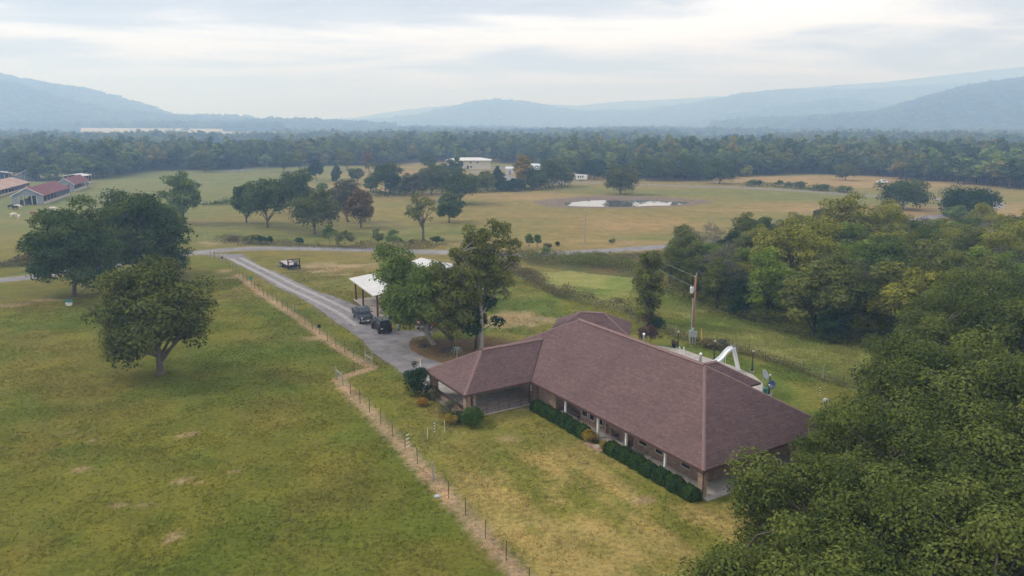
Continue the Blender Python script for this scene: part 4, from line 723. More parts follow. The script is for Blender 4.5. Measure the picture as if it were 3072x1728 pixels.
# carport piers, half wall, rail
for s0, s1, t0, t1 in ((24.1, 24.62, -7.1, -6.55), (24.1, 24.62, -6.30, -5.95), (31.2, 32.0, -7.15, -6.5), (31.3, 31.85, -.5, .05), (24.05, 24.5, .55, 1.2)): wall(s0, s1, t0, t1, name='brick_pier')
wall(24.62, 31.2, -7.05, -6.85, z1=.72, name='half_wall'); wall(24.62, 31.2, -7.13, -6.77, .72, .82, 'wall_rail', 'fascia')
wall(.45, .95, .45, .95, name='corner_pier')
MB().tube([X(.30, .52, EZ - .2), X(.36, .40, EZ - .45), X(.36, .40, .12)], .05, 6).build('downspout', 'brown_metal', house); MB().bx(.0, .7, -.12, .06, EZ - .24, EZ - .14).build('gutter_elbow', 'brown_metal', house)
# porch and carport slabs
MB().prism([X(s, t, 0)[:2] for s, t in ((-.1, .55), (23.5, .55), (23.5, 3.1), (2.3, 3.1), (2.3, DM - .5), (-.1, DM - .5))], 0, .10).build('porch_slab', 'concrete', house)
MB().prism([X(s, t, 0)[:2] for s, t in ((23.7, -7.4), (33.3, -7.4), (36.2, -6.9), (37.0, 0), (36.6, 1.8), (23.7, 1.8))], 0, .07).build('carport_slab', 'concrete', house)
MB().bx(11.0, 13.2, .5, 1.0, 0, .14).build('brick_step', 'brick', house); MB().bx(11.6, 12.3, .25, .7, .142, .17).build('door_mat', 'concrete', house)
# porch columns
for s in (18.55, 13.55, 9.65, 4.85):
    c = MB().bx(s - .09, s + .09, -.86, -.68, .10, EZ - .15).build('porch_column', 'white_paint', house, bevel=.01); MB().bx(s - .13, s + .13, -.90, -.64, .10, .22).build('column_base', 'white_paint', c); MB().bx(s - .13, s + .13, -.90, -.64, EZ - .26, EZ - .152).build('column_cap', 'white_paint', c)
def window(s0, s1, t, z0=.72, z1=2.05):
    w_ = MB(); th = .05
    for a in ((s0 - .07, s0 + .03, z0 - .07, z1 + .07), (s1 - .03, s1 + .07, z0 - .07, z1 + .07), (s0, s1, z0 - .07, z0 + .03), (s0, s1, z1 - .03, z1 + .07), (s0, s1, (z0 + z1) / 2 - .025, (z0 + z1) / 2 + .025)): w_.bx(a[0], a[1], -t + .02, -t + .075, a[2], a[3])
    f = w_.build('window', 'trim_tan', house); MB().bx(s0 + .02, s1 - .02, -t + .012, -t + .03, z0 + .02, z1 - .02).build('pane', 'window_glass', f); MB().bx(s0 - .1, s1 + .1, -t + .02, -t + .12, z0 - .13, z0 - .072).build('sill', 'brick', f)
for a in ((16.55, 17.35, 1.90), (15.5, 16.2, 1.90), (14.2, 15.05, 1.90), (8.55, 9.6, 2.2), (6.6, 7.5, 2.2), (3.4, 4.4, 2.2), (27.0, 28.4, 1.9), (30.2, 31.2, 1.9)): window(*a)
def door(s0, s1, t, lab):
    d_ = MB().bx(s0, s1, -t + .01, -t + .06, .1, 2.15).build('door', 'door_wood', house); d_['label'] = lab
    MB().bx(s0 - .08, s0, -t + .005, -t + .085, .1, 2.23).bx(s1, s1 + .08, -t + .005, -t + .085, .1, 2.23).bx(s0, s1, -t + .005, -t + .085, 2.15, 2.23).build('frame', 'trim_tan', d_); MB().box((s0 + .1, -t + .10, 1.1), (.05, .07, .12)).build('handle', 'galv', d_)
    for k in range(2): MB().bx(s0 + .12, s1 - .12, -t + .055, -t + .075, .3 + k * .95, 1.05 + k * .95).build('panel', 'door_wood', d_)
door(10.2, 11.2, 2.2, 'reddish brown front door under the porch'); door(25.0, 25.95, 1.9, 'brown door at the back of the carport')
wb_ = MB().bx(24.15, 24.55, -.54, -.40, 1.35, 1.95).build('meter_box', 'white_paint', house); wb_['label'] = 'white electrical box on the carport pier'
MB().bx(24.12, 24.24, -.36, -.24, 0, EZ - .15).build('steel_post', 'rust_pipe', house)
# vent pipes through the roof
def vent(s, t, h, r_, m_, capw=1.35, dome=False):
    z = EZ + PITCHR * (min(t, DM - t)) ; p = X(s, t, z); o = MB().tube([(p[0], p[1], p[2] - .1), (p[0], p[1], p[2] + h)], r_, 10).build('vent_pipe', m_, roof); MB().lathe([(r_ * .6, h - .05), (r_ * capw, h - .03), (r_ * capw, h + .10), (r_ * .5, h + .16)], (p[0], p[1], p[2]), 10).build('vent_cap', 'white_paint', o)
vent(16.6, 8.6, 1.0, .09, 'galv'); vent(8.9, 8.4, .95, .11, 'galv', 1.15); vent(29.3, 2.6, .18, .12, 'white_paint', 1.5)
# ---- pipe gate across the carport
gt = thing('pipe_gate', 'long rusty pipe gate closing the carport side, its short leaf swung up at the post', 'gate', (HO[0], HO[1], 0), HA)
def rail(p, q, r_=.026, nm='rail'): return MB().tube([X(*p), X(*q)], r_, 6).build(nm, 'rust_pipe', gt)
for z in (.18, .40, .62, .86, 1.15): rail((23.86, -6.4, z), (23.86, -1.0, z))
for t in (-6.4, -4.9, -3.5, -2.3, -1.0): rail((23.86, t, .12 if t not in (-6.4, -1.0) else .02), (23.86, t, 1.16), .030, 'upright')
for z in (.2, .55, .9, 1.25, 1.7): rail((23.80, -.95, z), (23.80, .42, z))
for t in (-.9, .42): rail((23.80, t, .05), (23.80, t, 1.75), .036, 'gate_post')
# ---- pool house behind
M('slab_wall', (.42, .36, .30), .9, .08, 2)
e2 = np.array(Hs(30.67, 19.04)); e3 = np.array(Hs(35.55, 23.53)); ax = e3 - e2; wd_ = np.linalg.norm(ax); ay = ax / wd_; axx = np.array([-ay[1], ay[0]])  # axx points along the ridge, away from the right end
ln_ = 9.7; ph = thing('pool_house', 'small outbuilding with a hipped mauve-brown shingle roof behind the house', 'outbuilding', (e2[0], e2[1], 0), math.atan2(axx[1], axx[0]))
# its frame: s along the ridge, t across (object y = -t)
sw = wd_ / 2; zp = EZ + .58 * sw
if np.dot(np.array([math.sin(ph.rotation_euler[2]), -math.cos(ph.rotation_euler[2])]), ay) < 0: XS = -1
else: XS = 1
_X = X
def X(s, t, z): return (s, -t * XS, z)
proof = deck('roof', [[(0, 0, EZ), (ln_, 0, EZ), (ln_ - sw, sw, zp), (sw, sw, zp)], [(0, wd_, EZ), (0, 0, EZ), (sw, sw, zp)], [(ln_, 0, EZ), (ln_, wd_, EZ), (ln_ - sw, sw, zp)], [(ln_, wd_, EZ), (0, wd_, EZ), (sw, sw, zp), (ln_ - sw, sw, zp)]], 'fascia', ph)
shingles('a', proof, (0, 0), (1, 0), (0, 1), .58, sw, lambda v: [(v, ln_ - v)], seed=21); shingles('b', proof, (0, wd_), (1, 0), (0, -1), .58, sw, lambda v: [(v, ln_ - v)], seed=22); shingles('c', proof, (0, 0), (0, 1), (1, 0), .58, sw, lambda v: [(v, wd_ - v)], seed=23); shingles('d', proof, (ln_, 0), (0, 1), (-1, 0), .58, sw, lambda v: [(v, wd_ - v)], seed=24)
_r = roof; roof = proof
for a, b in (((0, 0, EZ), (sw, sw, zp)), ((0, wd_, EZ), (sw, sw, zp)), ((ln_, 0, EZ), (ln_ - sw, sw, zp)), ((ln_, wd_, EZ), (ln_ - sw, sw, zp))): cap(a, b)
ridge_vent((sw, sw, zp), (ln_ - sw, sw, zp)); roof = _r
for a in ((.5, ln_ - .5, .5, .7), (.5, ln_ - .5, wd_ - .7, wd_ - .5), (.5, .7, .7, wd_ - .7), (ln_ - .7, ln_ - .5, .7, wd_ - .7)):
    p, q = X(a[0], a[2], 0), X(a[1], a[3], 0); MB().bx(p[0], q[0], p[1], q[1], -.05, EZ - .12).build('wall', 'brick', ph)
MB().prism([X(s, t, 0)[:2] for s, t in ((.05, .05), (ln_ - .05, .05), (ln_ - .05, wd_ - .05), (.05, wd_ - .05))], EZ - .15, EZ - .125).build('soffit', 'soffit', ph)
X = _X
# ---- pool deck, pool
dk = [Z6(*p) for p in ((130, 850), (205, 858), (330, 878), (440, 918), (560, 955), (690, 998), (790, 1045), (850, 1098), (872, 1150), (860, 1200))] + [Hs(2.5, 15.4), Hs(10.6, 15.4), Hs(17.6, 15.4), Hs(26, 15.4)]
tag(polysheet('pool_deck', dk, .05, 'concrete'), kind='structure')
M('pool_water', (.10, .32, .38), .05, .1, 1); tag(polysheet('pool_water', [Hs(s, t) for s, t in ((18.4, 16.6), (18.4, 21.2), (24.5, 21.2), (26, 18.9), (24.5, 16.6))], .056, 'pool_water'), kind='structure')
# ================================================================== OBJECTS
# ---- fences: one thing each, every post a part
M('tpost', (.120, .085, .050), .8, .3, 8); M('wood_post', (.30, .27, .23), .9, .25, 5, bump=.4, stretch=(4, 4, .6)); M('wire', (.25, .24, .23), .5, .1, 5, metal=.5); M('insulator', (.62, .62, .60), .5, .04, 5)
M('teal_plastic', (.02, .28, .22), .5, .1, 5); M('black_plastic', (.012, .012, .012), .5, .1, 5)
def post_mesh(h=1.42, r_=.030):
    mb = MB(); mb.bx(-r_, r_, -.006, .006, -.2, h).bx(-.006, .006, -r_, r_, -.2, h).bx(-r_ - .004, r_ + .004, .006, .016, .0, h - .03); me = bpy.data.meshes.new('post'); me.from_pydata(mb.v, [], mb.f); me.materials.append(MATS['tpost']); return me
TP = post_mesh(); WPm = MB().tube([(0, 0, -.3), (0, 0, 1.5), (0, 0, 1.56)], [.085, .080, .05], 9).build('tmp', 'wood_post'); WP = WPm.data; bpy.data.objects.remove(WPm)
def fence(name, line, label, wood=(), wires=(.35, .7, 1.05, 1.32), sc=1.0, wirer=.006):
    o = thing(name, label, 'fence', (line[0][0], line[0][1], 0)); ox, oy = line[0]
    for i, (x, y) in enumerate(line):
        p = obj('post', WP if i in wood else TP, o, (x - ox, y - oy, 0)); p.rotation_euler = (r3(-.03, .03), r3(-.03, .03), r3(0, 3)); s = sc * r3(.94, 1.06); p.scale = (1.0, 1.0, s)
        if i in wood: p['label'] = 'weathered wooden post'
    for z in wires:
        mb = MB()
        for a, b in zip(line[:-1], line[1:]): mb.tube([(a[0] - ox, a[1] - oy, z * sc), ((a[0] + b[0]) / 2 - ox, (a[1] + b[1]) / 2 - oy, z * sc - .02), (b[0] - ox, b[1] - oy, z * sc)], wirer, 3, False)
        mb.build('wire', 'wire', o)
    return o
def brace(o, a, b):
    ox, oy = o.location[:2]; MB().tube([(a[0] - ox, a[1] - oy, 1.12), (b[0] - ox, b[1] - oy, 1.12)], .06, 8).build('brace_rail', 'wood_post', o); MB().tube([(a[0] - ox, a[1] - oy, 1.1), (b[0] - ox, b[1] - oy, .1)], .008, 4).build('brace_wire', 'wire', o)
fa = fence('wire_fence', FENCE_A, 'wire fence of steel posts running along the gravel drive', wood=(0, 3, 4, 21, len(FENCE_A) - 2, len(FENCE_A) - 1)); brace(fa, FENCE_A[-2], FENCE_A[-1]); brace(fa, FENCE_A[3], FENCE_A[4])
fb = fence('wire_fence', FENCE_B, 'short wire fence stepping across from the drive brace to the pasture brace', wood=(2,))
fc = fence('wire_fence', FENCE_C, 'wire fence of steel posts between the pasture and the dry front lawn', wood=(0, 1, 9)); brace(fc, FENCE_C[0], FENCE_C[1])
ox, oy = fc.location[:2]
for i in (7, 8, 10, 11, 12, 13): MB().box((FENCE_C[i][0] - ox + .05, FENCE_C[i][1] - oy, .22), (.10, .03, .06)).build('insulator', 'insulator', fc)
for k in range(4): MB().box((FENCE_C[7][0] - ox + .24, FENCE_C[7][1] - oy, .35 + k * .36), (.32, .03, .07), .3, tilt=-.25).build('insulator', 'insulator', fc)
fr = fence('wire_fence', FENCE_R, 'wire fence between the mown yard and the hay meadow', wood=(len(FENCE_R) - 3, 6), sc=1.05)
ff1 = [ZB(*p) for p in ((-260, 150), (-60, 148), (100, 142), (222, 140), (420, 158), (640, 170))]; fence('field_fence', ff1, 'rusty post fence along the field beyond the county road', wood=(2, 3))
# electric-fence stakes on the lawn
def stake(p, h, label, lx=None, bands=False):
    o = thing('fence_stake', label, 'stake', p); MB().tube([(0, 0, -.1), (.01, 0, h)], .022, 6).build('rod', 'black_plastic' if bands else 'insulator', o)
    if bands:
        for k in range(4): MB().tube([(-.02, 0, .35 + k * .28), (.10, 0, .42 + k * .28)], .045, 6).build('insulator', 'insulator', o)
stake(Z7(2065, 673), 1.15, 'white plastic stake on the bare strip, farther from the carport shrubs'); stake(Z7(2147, 637), 1.15, 'white plastic stake beside the yellow-leaved carport shrub'); stake(Z7(2097, 655), 1.5, 'dark stake with white insulators between two white stakes', bands=True); stake(Z1(2490, 588), 1.55, 'dark stake with white insulators standing in the back yard', bands=True)
# things hung on the drive fence
def fencebox(p, z, mat, label, name, d=(.3, .2, .32), top=None):
    o = thing(name, label, 'box', (p[0], p[1], z)); MB().box((0, -.12, 0), d).build('body', mat, o, bevel=.02); MB().box((0, -.12, d[2] / 2 + .03), (d[0] * 1.15, d[1] * 1.2, .05)).build('lid', top or mat, o)
fencebox(ZB(862, 880), 1.25, 'teal_plastic', 'teal box fixed to a post of the drive fence', 'fence_box', (.38, .22, .5), 'rust_pipe'); fencebox(Z2(842, 828), 1.2, 'black_plastic', 'black solar fence charger on a post of the drive fence', 'fence_charger', (.42, .24, .42)); fencebox(ZB(378, 470), .8, 'black_plastic', 'small black box on the gate end of the drive fence', 'gate_control', (.25, .2, .45))
mbx = thing('mailbox', 'grey arched mailbox standing on a post at the end of the drive fence', 'mailbox', ZB(238, 395)); MB().bx(-.05, .05, -.05, .05, -.2, 1.05).build('post', 'wood_post', mbx); MB().loft([[(x, .0 + .16 * math.cos(a), 1.2 + .16 * math.sin(a)) for a in np.linspace(-.4, math.pi + .4, 9)] for x in (-.28, .28)]).build('box', 'galv', mbx); MB().box((.1, -.18, 1.3), (.03, .02, .16)).build('flag', 'door_wood', mbx)
# ---- utility pole in the yard
M('pole_wood', (.30, .135, .065), .85, .3, 3, (.36, .20, .11), .4, 9, stretch=(5, 5, .5)); M('transformer', (.62, .66, .68), .4, .06, 3); M('meter_grey', (.42, .46, .48), .5, .08, 4, metal=.3); M('yellow', (.70, .46, .04), .5, .1, 4)
pb = Z6(388, 838); PH = hgt(pb, 650 + .455 * 392)
po = thing('utility_pole', 'reddish wooden utility pole with transformer and meter boxes by the yard fence', 'utility pole', pb)
MB().tube([(0, 0, -.4), (.02, 0, PH * .5), (.0, 0, PH)], [.17, .145, .11], 12).build('pole', 'pole_wood', po, smooth=True)
tf = MB().lathe([(.05, -.02), (.21, 0), (.23, .05), (.23, .62), (.25, .66), (.20, .74), (.06, .80)], (-.44, -.08, PH * .755), 14).build('transformer', 'transformer', po, smooth=True)
for a in (0, 2.1, 4.2): MB().tube([(-.44 + .17 * math.cos(a), -.08 + .17 * math.sin(a), PH * .755 + .68), (-.44 + .2 * math.cos(a), -.08 + .2 * math.sin(a), PH * .755 + .95)], .035, 6).build('bushing', 'insulator', tf)
MB().box((-.16, -.04, PH * .755 + .4), (.2, .08, .35)).build('bracket', 'galv', po)
MB().tube([(-.20, -.06, 1.6), (-.20, -.06, PH * .66), (-.26, -.06, PH * .675), (-.34, -.06, PH * .665)], .05, 8).build('conduit', 'meter_grey', po)
for (x, w_, z0, z1, nm) in ((-.38, .34, 1.0, 1.9, 'meter_box'), (-.06, .30, 1.0, 2.2, 'meter_box'), (.30, .38, .95, 1.75, 'breaker_box')): b_ = MB().bx(x - w_ / 2, x + w_ / 2, -.34, -.16, z0, z1).build(nm, 'meter_grey', po, bevel=.015); MB().box((x, -.345, (z0 + z1) / 2), (w_ * .5, .03, (z1 - z0) * .4)).build('cover', 'galv', b_)
for x in (-.40, -.02, .32): MB().bx(x - .05, x + .05, -.30, -.20, 0, 1.0).build('riser_post', 'meter_grey', po)
MB().tube([(0, 0, PH), (.10, 0, PH + .12), (.14, 0, PH + .45)], .025, 6).build('lightning_arrester', 'insulator', po); MB().tube([(-.05, 0, PH - .05), (-.22, 0, PH - .02)], .05, 6).build('insulator', 'insulator', po)
far_pole = Z4(2478, 708)
def wire(name, a, b, sag, label, r_=.022, parent=None):
    pts = []
    for k in range(17): t = k / 16; pts.append((a[0] + (b[0] - a[0]) * t, a[1] + (b[1] - a[1]) * t, a[2] + (b[2] - a[2]) * t - sag * 4 * t * (1 - t)))
    o = MB().tube(pts, r_, 4, False).build(name, 'wire'); tag(o, label, 'wire'); return o
fh = hgt(far_pole, 400 + .46584 * 495)
wire('power_line', (pb[0] - .15, pb[1], PH - .02), (far_pole[0], far_pole[1], fh - .1), 1.2, 'upper power line strung from the yard pole to the pole by the county road'); wire('power_line', (pb[0] - .44, pb[1], PH * .755 + .9), (far_pole[0], far_pole[1], fh - 1.2), 1.2, 'lower power line strung from the transformer to the pole by the county road')
gy_ = wire('guy_wire', (pb[0] + .1, pb[1], PH * .8), (Z6(452, 850)[0], Z6(452, 850)[1], .1), 0, 'thin guy wire bracing the yard pole', .010); gs = Z6(455, 852)
yg = thing('guy_guard', 'yellow plastic guy-wire guard leaning beside the yard pole', 'guard', gs); MB().tube([(0, 0, 0), (-.28, -.0, 2.3)], .055, 8).build('sleeve', 'yellow', yg); MB().tube([(0, 0, -.2), (0, 0, .15)], .03, 6).build('anchor_rod', 'galv', yg)
def far_pole_(p, top, label, arm=False):
    h = hgt(p, top); o = thing('utility_pole', label, 'utility pole', p); MB().tube([(0, 0, -.3), (0, 0, h)], [.15, .10], 8).build('pole', 'wood_post', o)
    MB().box((0, 0, h - .35), (1.6 if arm else .4, .1, .12)).build('cross_arm', 'wood_post', o)
    for x in ((-.7, 0, .7) if arm else (0,)): MB().lathe([(.05, 0), (.06, .12), (.03, .2)], (x, 0, h - .29 if arm else h), 8).build('insulator', 'insulator', o)
far_pole_(far_pole, y4(495), 'grey utility pole by the county road in the dry field'); far_pole_(Z4(2290, 465), y4(325), 'grey utility pole standing near the pond', True); far_pole_(Z4(437, 285), y4(195), 'pale utility pole in the far green field'); far_pole_(Z4(1945, 262), y4(205), 'pale pole in the farmhouse yard')
# ---- pool slide, lamps, dishes
M('slide_white', (.72, .75, .78), .35, .05, 2); M('blue_print', (.06, .16, .42), .5, .1, 3); M('dish_grey', (.34, .37, .40), .5, .08, 4); M('navy', (.020, .040, .095), .45, .1, 4)
sb = Z6(668, 1010); st_h = 2.45; sl_ = thing('pool_slide', 'white curved pool slide with printed ladder standing on the pool deck', 'slide', sb, math.atan2(-.15, -1) + .12)
# object frame: +x runs down the chute
path = [(.25, 0, st_h), (.75, 0, st_h - .02), (1.3, .05, st_h - .35), (2.0, .15, st_h - 1.02), (2.8, .22, st_h - 1.45), (3.8, .22, st_h - 1.72), (4.7, .15, st_h - 1.86)]
rings = []
for i, p in enumerate(spline(path, 4)): 
    rings.append([(p[0], p[1] + y, p[2] + z) for y, z in ((-.42, .34), (-.36, .36), (-.30, .08), (0, 0), (.30, .08), (.36, .36), (.42, .34), (.34, 0), (0, -.08), (-.34, 0))])
MB().loft(rings).build('chute', 'slide_white', sl_, smooth=False)
ld = MB().add([(-.55, -.38, .05), (-.55, .38, .05), (.20, .34, st_h + .05), (.20, -.34, st_h + .05), (-.40, -.42, .05), (-.40, .42, .05), (.34, .36, st_h), (.34, -.36, st_h)], [(0, 1, 2, 3)[::-1], (4, 5, 6, 7), (0, 3, 7, 4), (1, 5, 6, 2), (3, 2, 6, 7), (0, 4, 5, 1)]).build('ladder_panel', 'slide_white', sl_)
for k in range(5): t_ = .40 + k * .12; MB().box((-.55 + .75 * t_ - .03, 0, .05 + st_h * t_), (.05, .40, .10), 0, tilt=.3).build('step', 'meter_grey', ld)
MB().box((-.55 + .75 * .28 - .025, 0, .05 + st_h * .28), (.02, .36, .26), 0, tilt=.3).build('print', 'blue_print', ld)
for y in (-.36, .36): MB().tube([(.0, y, st_h - .2), (.05, y, st_h + .55), (.45, y, st_h + .60), (.6, y, st_h + .2)], .025, 6).build('handrail', 'galv', sl_)
for x, z in ((1.45, st_h - .5), (2.1, st_h - 1.1)):
    for y in (-.2, .25): MB().tube([(x, y, 0), (x, y, z)], .03, 6).build('leg', 'slide_white', sl_)
# pool ladder rails
pl = thing('pool_ladder', 'white handrails of the pool ladder on the deck', 'ladder', Z6(318, 905)); 
for x in (-.25, .25): MB().tube([(x, .3, 0), (x, .3, .75), (x, .15, .88), (x, -.15, .80), (x, -.3, 0)], .03, 6).build('rail', 'slide_white', pl)
M('lamp_glass', (.38, .35, .30), .3, .05, 4)
def lamp(p, h, label):
    o = thing('lamp_post', label, 'lamp post', p); MB().lathe([(.15, 0), (.16, .08), (.11, .16), (.075, .7), (.045, h - .30), (.09, h - .26)], (0, 0, 0), 12).build('post', 'black_metal', o, smooth=True); MB().lathe([(.04, 0), (.13, .07), (.15, .17), (.10, .28), (.02, .33)], (0, 0, h - .27), 12).build('globe', 'lamp_glass', o, smooth=True); MB().lathe([(.30, -.02), (.30, .06), (.24, .075)], (0, 0, 0), 10).build('footing', 'concrete', o)
lamp(Z6(293, 862), 2.15, 'black garden lamp post beside the round planter'); lamp(Z6(532, 948), 2.5, 'black garden lamp post behind the slide chute'); lamp(Z6(782, 1022), 2.55, 'black garden lamp post at the curved deck corner'); lamp(Z6(893, 1172), 2.2, 'black garden lamp post between the two satellite dishes')
plt = thing('planter', 'round dark planter with a drooping plant on the pool deck', 'planter', Z6(268, 862)); MB().lathe([(.2, 0), (.32, .35), (.38, .42), (.33, .43)], (0, 0, .05), 12).build('pot', 'black_plastic', plt)
vv = tree_mesh(500, .6, .55, .1, .02, 8, 160, .16, 'leaf_purple', limb=2, clr=(.3, .5))[1]; obj('leaves', vv, plt, (0, 0, .35))
def dish(p, z, r_, mat, az, el, label, mark=False, pole='galv'):
    o = thing('satellite_dish', label, 'satellite dish', p, az); MB().tube([(0, 0, -.2), (0, 0, z)], .05, 8).build('mast', pole, o)
    d_ = np.array([math.cos(el), 0, math.sin(el)]); u = np.array([0, 1, 0.]); v = np.cross(d_, u); rg = []
    for k, (rr, dp) in enumerate(((.02, 0), (.35, .03), (.7, .12), (1, .25), (1, .28), (.68, .16), (.02, .03))):
        off = dp if k < 4 else dp - .06; rg.append([tuple(np.array([.08, 0, z]) + d_ * (off * r_) + (u * math.cos(t) + v * math.sin(t)) * rr * r_) for t in np.linspace(0, 2 * math.pi, 20, endpoint=False)])
    b_ = MB().loft(rg).build('reflector', mat, o, smooth=True); e = np.array([.08, 0, z]) + d_ * r_ * .95
    MB().tube([tuple(np.array([.08, 0, z]) - v * r_ * .95 + d_ * .2 * r_), tuple(e - v * .3 * r_)], .02, 6).build('feed_arm', 'galv', o); MB().box(tuple(e - v * .28 * r_), (.12, .12, .12)).build('feed_horn', 'insulator', o)
    if mark: MB().box(tuple(np.array([.08, 0, z]) + d_ * .06 * r_), (.02, .5 * r_, .14 * r_), 0, tilt=el - .0).build('emblem', 'blue_print', b_)
dish(Z6(852, 1165), 2.05, .60, 'dish_grey', R(-38), R(28), 'grey oval satellite dish behind the rear roof corner'); dish(Z6(912, 1188), 1.35, .48, 'navy', R(215), R(25), 'dark blue satellite dish on a thin mast', True)
gl = thing('garden_light', 'small white round yard fixture at the edge of the big trees', 'yard fixture', Z1(2525, 640)); MB().tube([(0, 0, -.1), (0, 0, .6)], .05, 6).build('stem', 'meter_grey', gl); MB().lathe([(.05, 0), (.26, .1), (.30, .25), (.2, .42), (.02, .48)], (0, 0, .55), 12).build('cover', 'dish_grey', gl, smooth=True)
M('teal_box', (.02, .16, .16), .6, .1, 3); ub = thing('utility_box', 'teal green pedestal box by the satellite mast', 'utility box', Z6(868, 1172)); MB().bx(-.18, .18, -.15, .15, -.05, .62).build('cabinet', 'teal_box', ub, bevel=.03); MB().bx(-.2, .2, -.17, .17, .62, .68).build('lid', 'teal_box', ub)
# ---- porch furniture
def chair(p, rz_, label):
    o = thing('porch_chair', label, 'chair', (p[0], p[1], .10), rz_)
    MB().box((0, 0, .43), (.52, .52, .05)).build('seat', 'brown_metal', o); MB().box((-.26, 0, .78), (.05, .52, .62), 0, tilt=-.15).build('backrest', 'brown_metal', o)
    for x in (-.23, .23):
        for y in (-.23, .23): MB().tube([(x, y, 0), (x * .95, y, .43)], .022, 6).build('leg', 'black_metal', o)
    for y in (-.27, .27): MB().tube([(-.25, y, .66), (.22, y, .66), (.24, y, .43)], .022, 6).build('armrest', 'black_metal', o)
hd = HA
chair(Hs(12.3, 1.75), hd + R(-100), 'dark metal porch chair against the wall beside the front step'); chair(Hs(9.9, 1.25), hd + R(-60), 'dark metal porch chair near the front door')
lg = thing('porch_lounge', 'dark low lounge seat with a rumpled cover under the porch', 'lounge', (*Hs(18.6, 2.0), .10), hd); M('throw', (.16, .12, .085), .95, .35, 5, (.24, .19, .14))
MB().box((0, 0, .32), (1.7, .68, .08)).build('seat', 'black_metal', lg); MB().box((0, -.0, .44), (1.62, .62, .16)).build('cushion', 'throw', lg, bevel=.05); MB().box((0, -.34, .70), (1.6, .12, .48)).build('backrest', 'throw', lg, bevel=.04)
for x in (-.78, .78):
    for y in (-.28, .28): MB().tube([(x, y, 0), (x, y, .32)], .03, 6).build('leg', 'black_metal', lg)
# ---- white shop with lean-to
M('white_metal', (.50, .49, .475), .6, .12, .6, (.58, .57, .555)); M('maroon', (.14, .030, .030), .6, .15, 4); M('shop_wall', (.58, .55, .50), .7, .06, 1); M('rib_white', (.56, .55, .54), .5, .05, 2)
sA = np.array(Z2(1097, 585)); sB = np.array(Z2(1250, 707)); dv_ = sB - sA; dv_ /= np.linalg.norm(dv_); SL = np.linalg.norm(sB - sA)
shop = thing('metal_shop', 'white metal shop with an open lean-to on maroon posts half hidden by yard trees', 'shop', (sA[0], sA[1], 0), math.atan2(dv_[1], dv_[0]))
# frame: x along the lean-to eave towards the camera, +y towards the building
LW, BW, ze, zk, zt, zrg = 6.0, 11.0, 3.45, 4.25, 4.35, 5.9; x0_, x1_ = -1.0, SL + .55
for x in (0, SL * .33 + .3, SL): MB().bx(x - .12, x + .12, -.12, .12, -.05, ze - .05).build('post', 'maroon', shop)
def slab_(name, q, th, mat, parent): n = len(q); return MB().add([tuple(p) for p in q] + [(p[0], p[1], p[2] - th) for p in q], [tuple(range(n)), tuple(range(2 * n - 1, n - 1, -1))] + [(i, i + n, (i + 1) % n + n, (i + 1) % n) for i in range(n)]).build(name, mat, parent)
r1_ = slab_('lean_to_roof', [(x0_, -.6, ze), (x1_, -.6, ze), (x1_, LW, zk), (x0_, LW, zk)], .08, 'white_metal', shop)
for k in range(1, 18): x = x0_ + (x1_ - x0_) * k / 18; MB().add([(x - .03, -.6, ze + .003), (x + .03, -.6, ze + .003), (x + .03, LW, zk + .003), (x - .03, LW, zk + .003), (x - .015, -.6, ze + .04), (x + .015, -.6, ze + .04), (x + .015, LW, zk + .04), (x - .015, LW, zk + .04)], [(0, 4, 7, 3), (4, 5, 6, 7), (5, 1, 2, 6), (0, 1, 5, 4), (3, 7, 6, 2)]).build('rib', 'rib_white', r1_)
MB().bx(x0_ - .02, x1_ + .02, -.74, -.60, ze - .16, ze + .02).build('gutter', 'white_metal', shop)
for nm, y0_, y1_, za, zb in (('main_roof', LW - .1, LW + BW / 2, zt, zrg), ('main_roof', LW + BW / 2, LW + BW + .3, zrg, zt)):
    o_ = slab_(nm, [(x0_ + .2, y0_, za), (x1_ - .1, y0_, za), (x1_ - .1, y1_, zb), (x0_ + .2, y1_, zb)], .09, 'white_metal', shop)
    for k in range(1, 18): x = x0_ + .2 + (x1_ - x0_ - .3) * k / 18; MB().add([(x - .03, y0_, za + .004), (x + .03, y0_, za + .004), (x + .03, y1_, zb + .004), (x - .03, y1_, zb + .004), (x, y0_, za + .04), (x, y1_, zb + .04)], [(0, 4, 5, 3), (4, 1, 2, 5)]).build('rib', 'rib_white', o_)
for a in ((.0, SL, LW, LW + .12, zk + .0), (.0, SL, LW + BW - .1, LW + BW, zt - .1)): MB().bx(a[0], a[1], a[2], a[3], -.05, a[4]).build('side_wall', 'shop_wall', shop)
for x in (.0, SL - .1):
    g_ = MB(); ys = (LW + .12, LW + BW / 2, LW + BW - .1); g_.add([(x, ys[0], -.05), (x, ys[2], -.05), (x, ys[2], zt - .1), (x, ys[1], zrg - .12), (x, ys[0], zt - .1), (x + .1, ys[0], -.05), (x + .1, ys[2], -.05), (x + .1, ys[2], zt - .1), (x + .1, ys[1], zrg - .12), (x + .1, ys[0], zt - .1)], [(0, 4, 3, 2, 1), (5, 6, 7, 8, 9), (0, 1, 6, 5), (1, 2, 7, 6), (4, 0, 5, 9), (2, 3, 8, 7), (3, 4, 9, 8)]); g_.build('gable_wall', 'shop_wall', shop)
MB().bx(SL + .005, SL + .06, LW + 3, LW + 7, .05, 3.2).build('roll_door', 'white_metal', shop); d_ = MB().bx(3.2, 4.2, LW - .06, LW - .002, .05, 2.15).build('side_door', 'door_wood', shop)
MB().bx(-.6, SL + .4, -.35, LW, 0, .06).build('slab', 'concrete', shop)
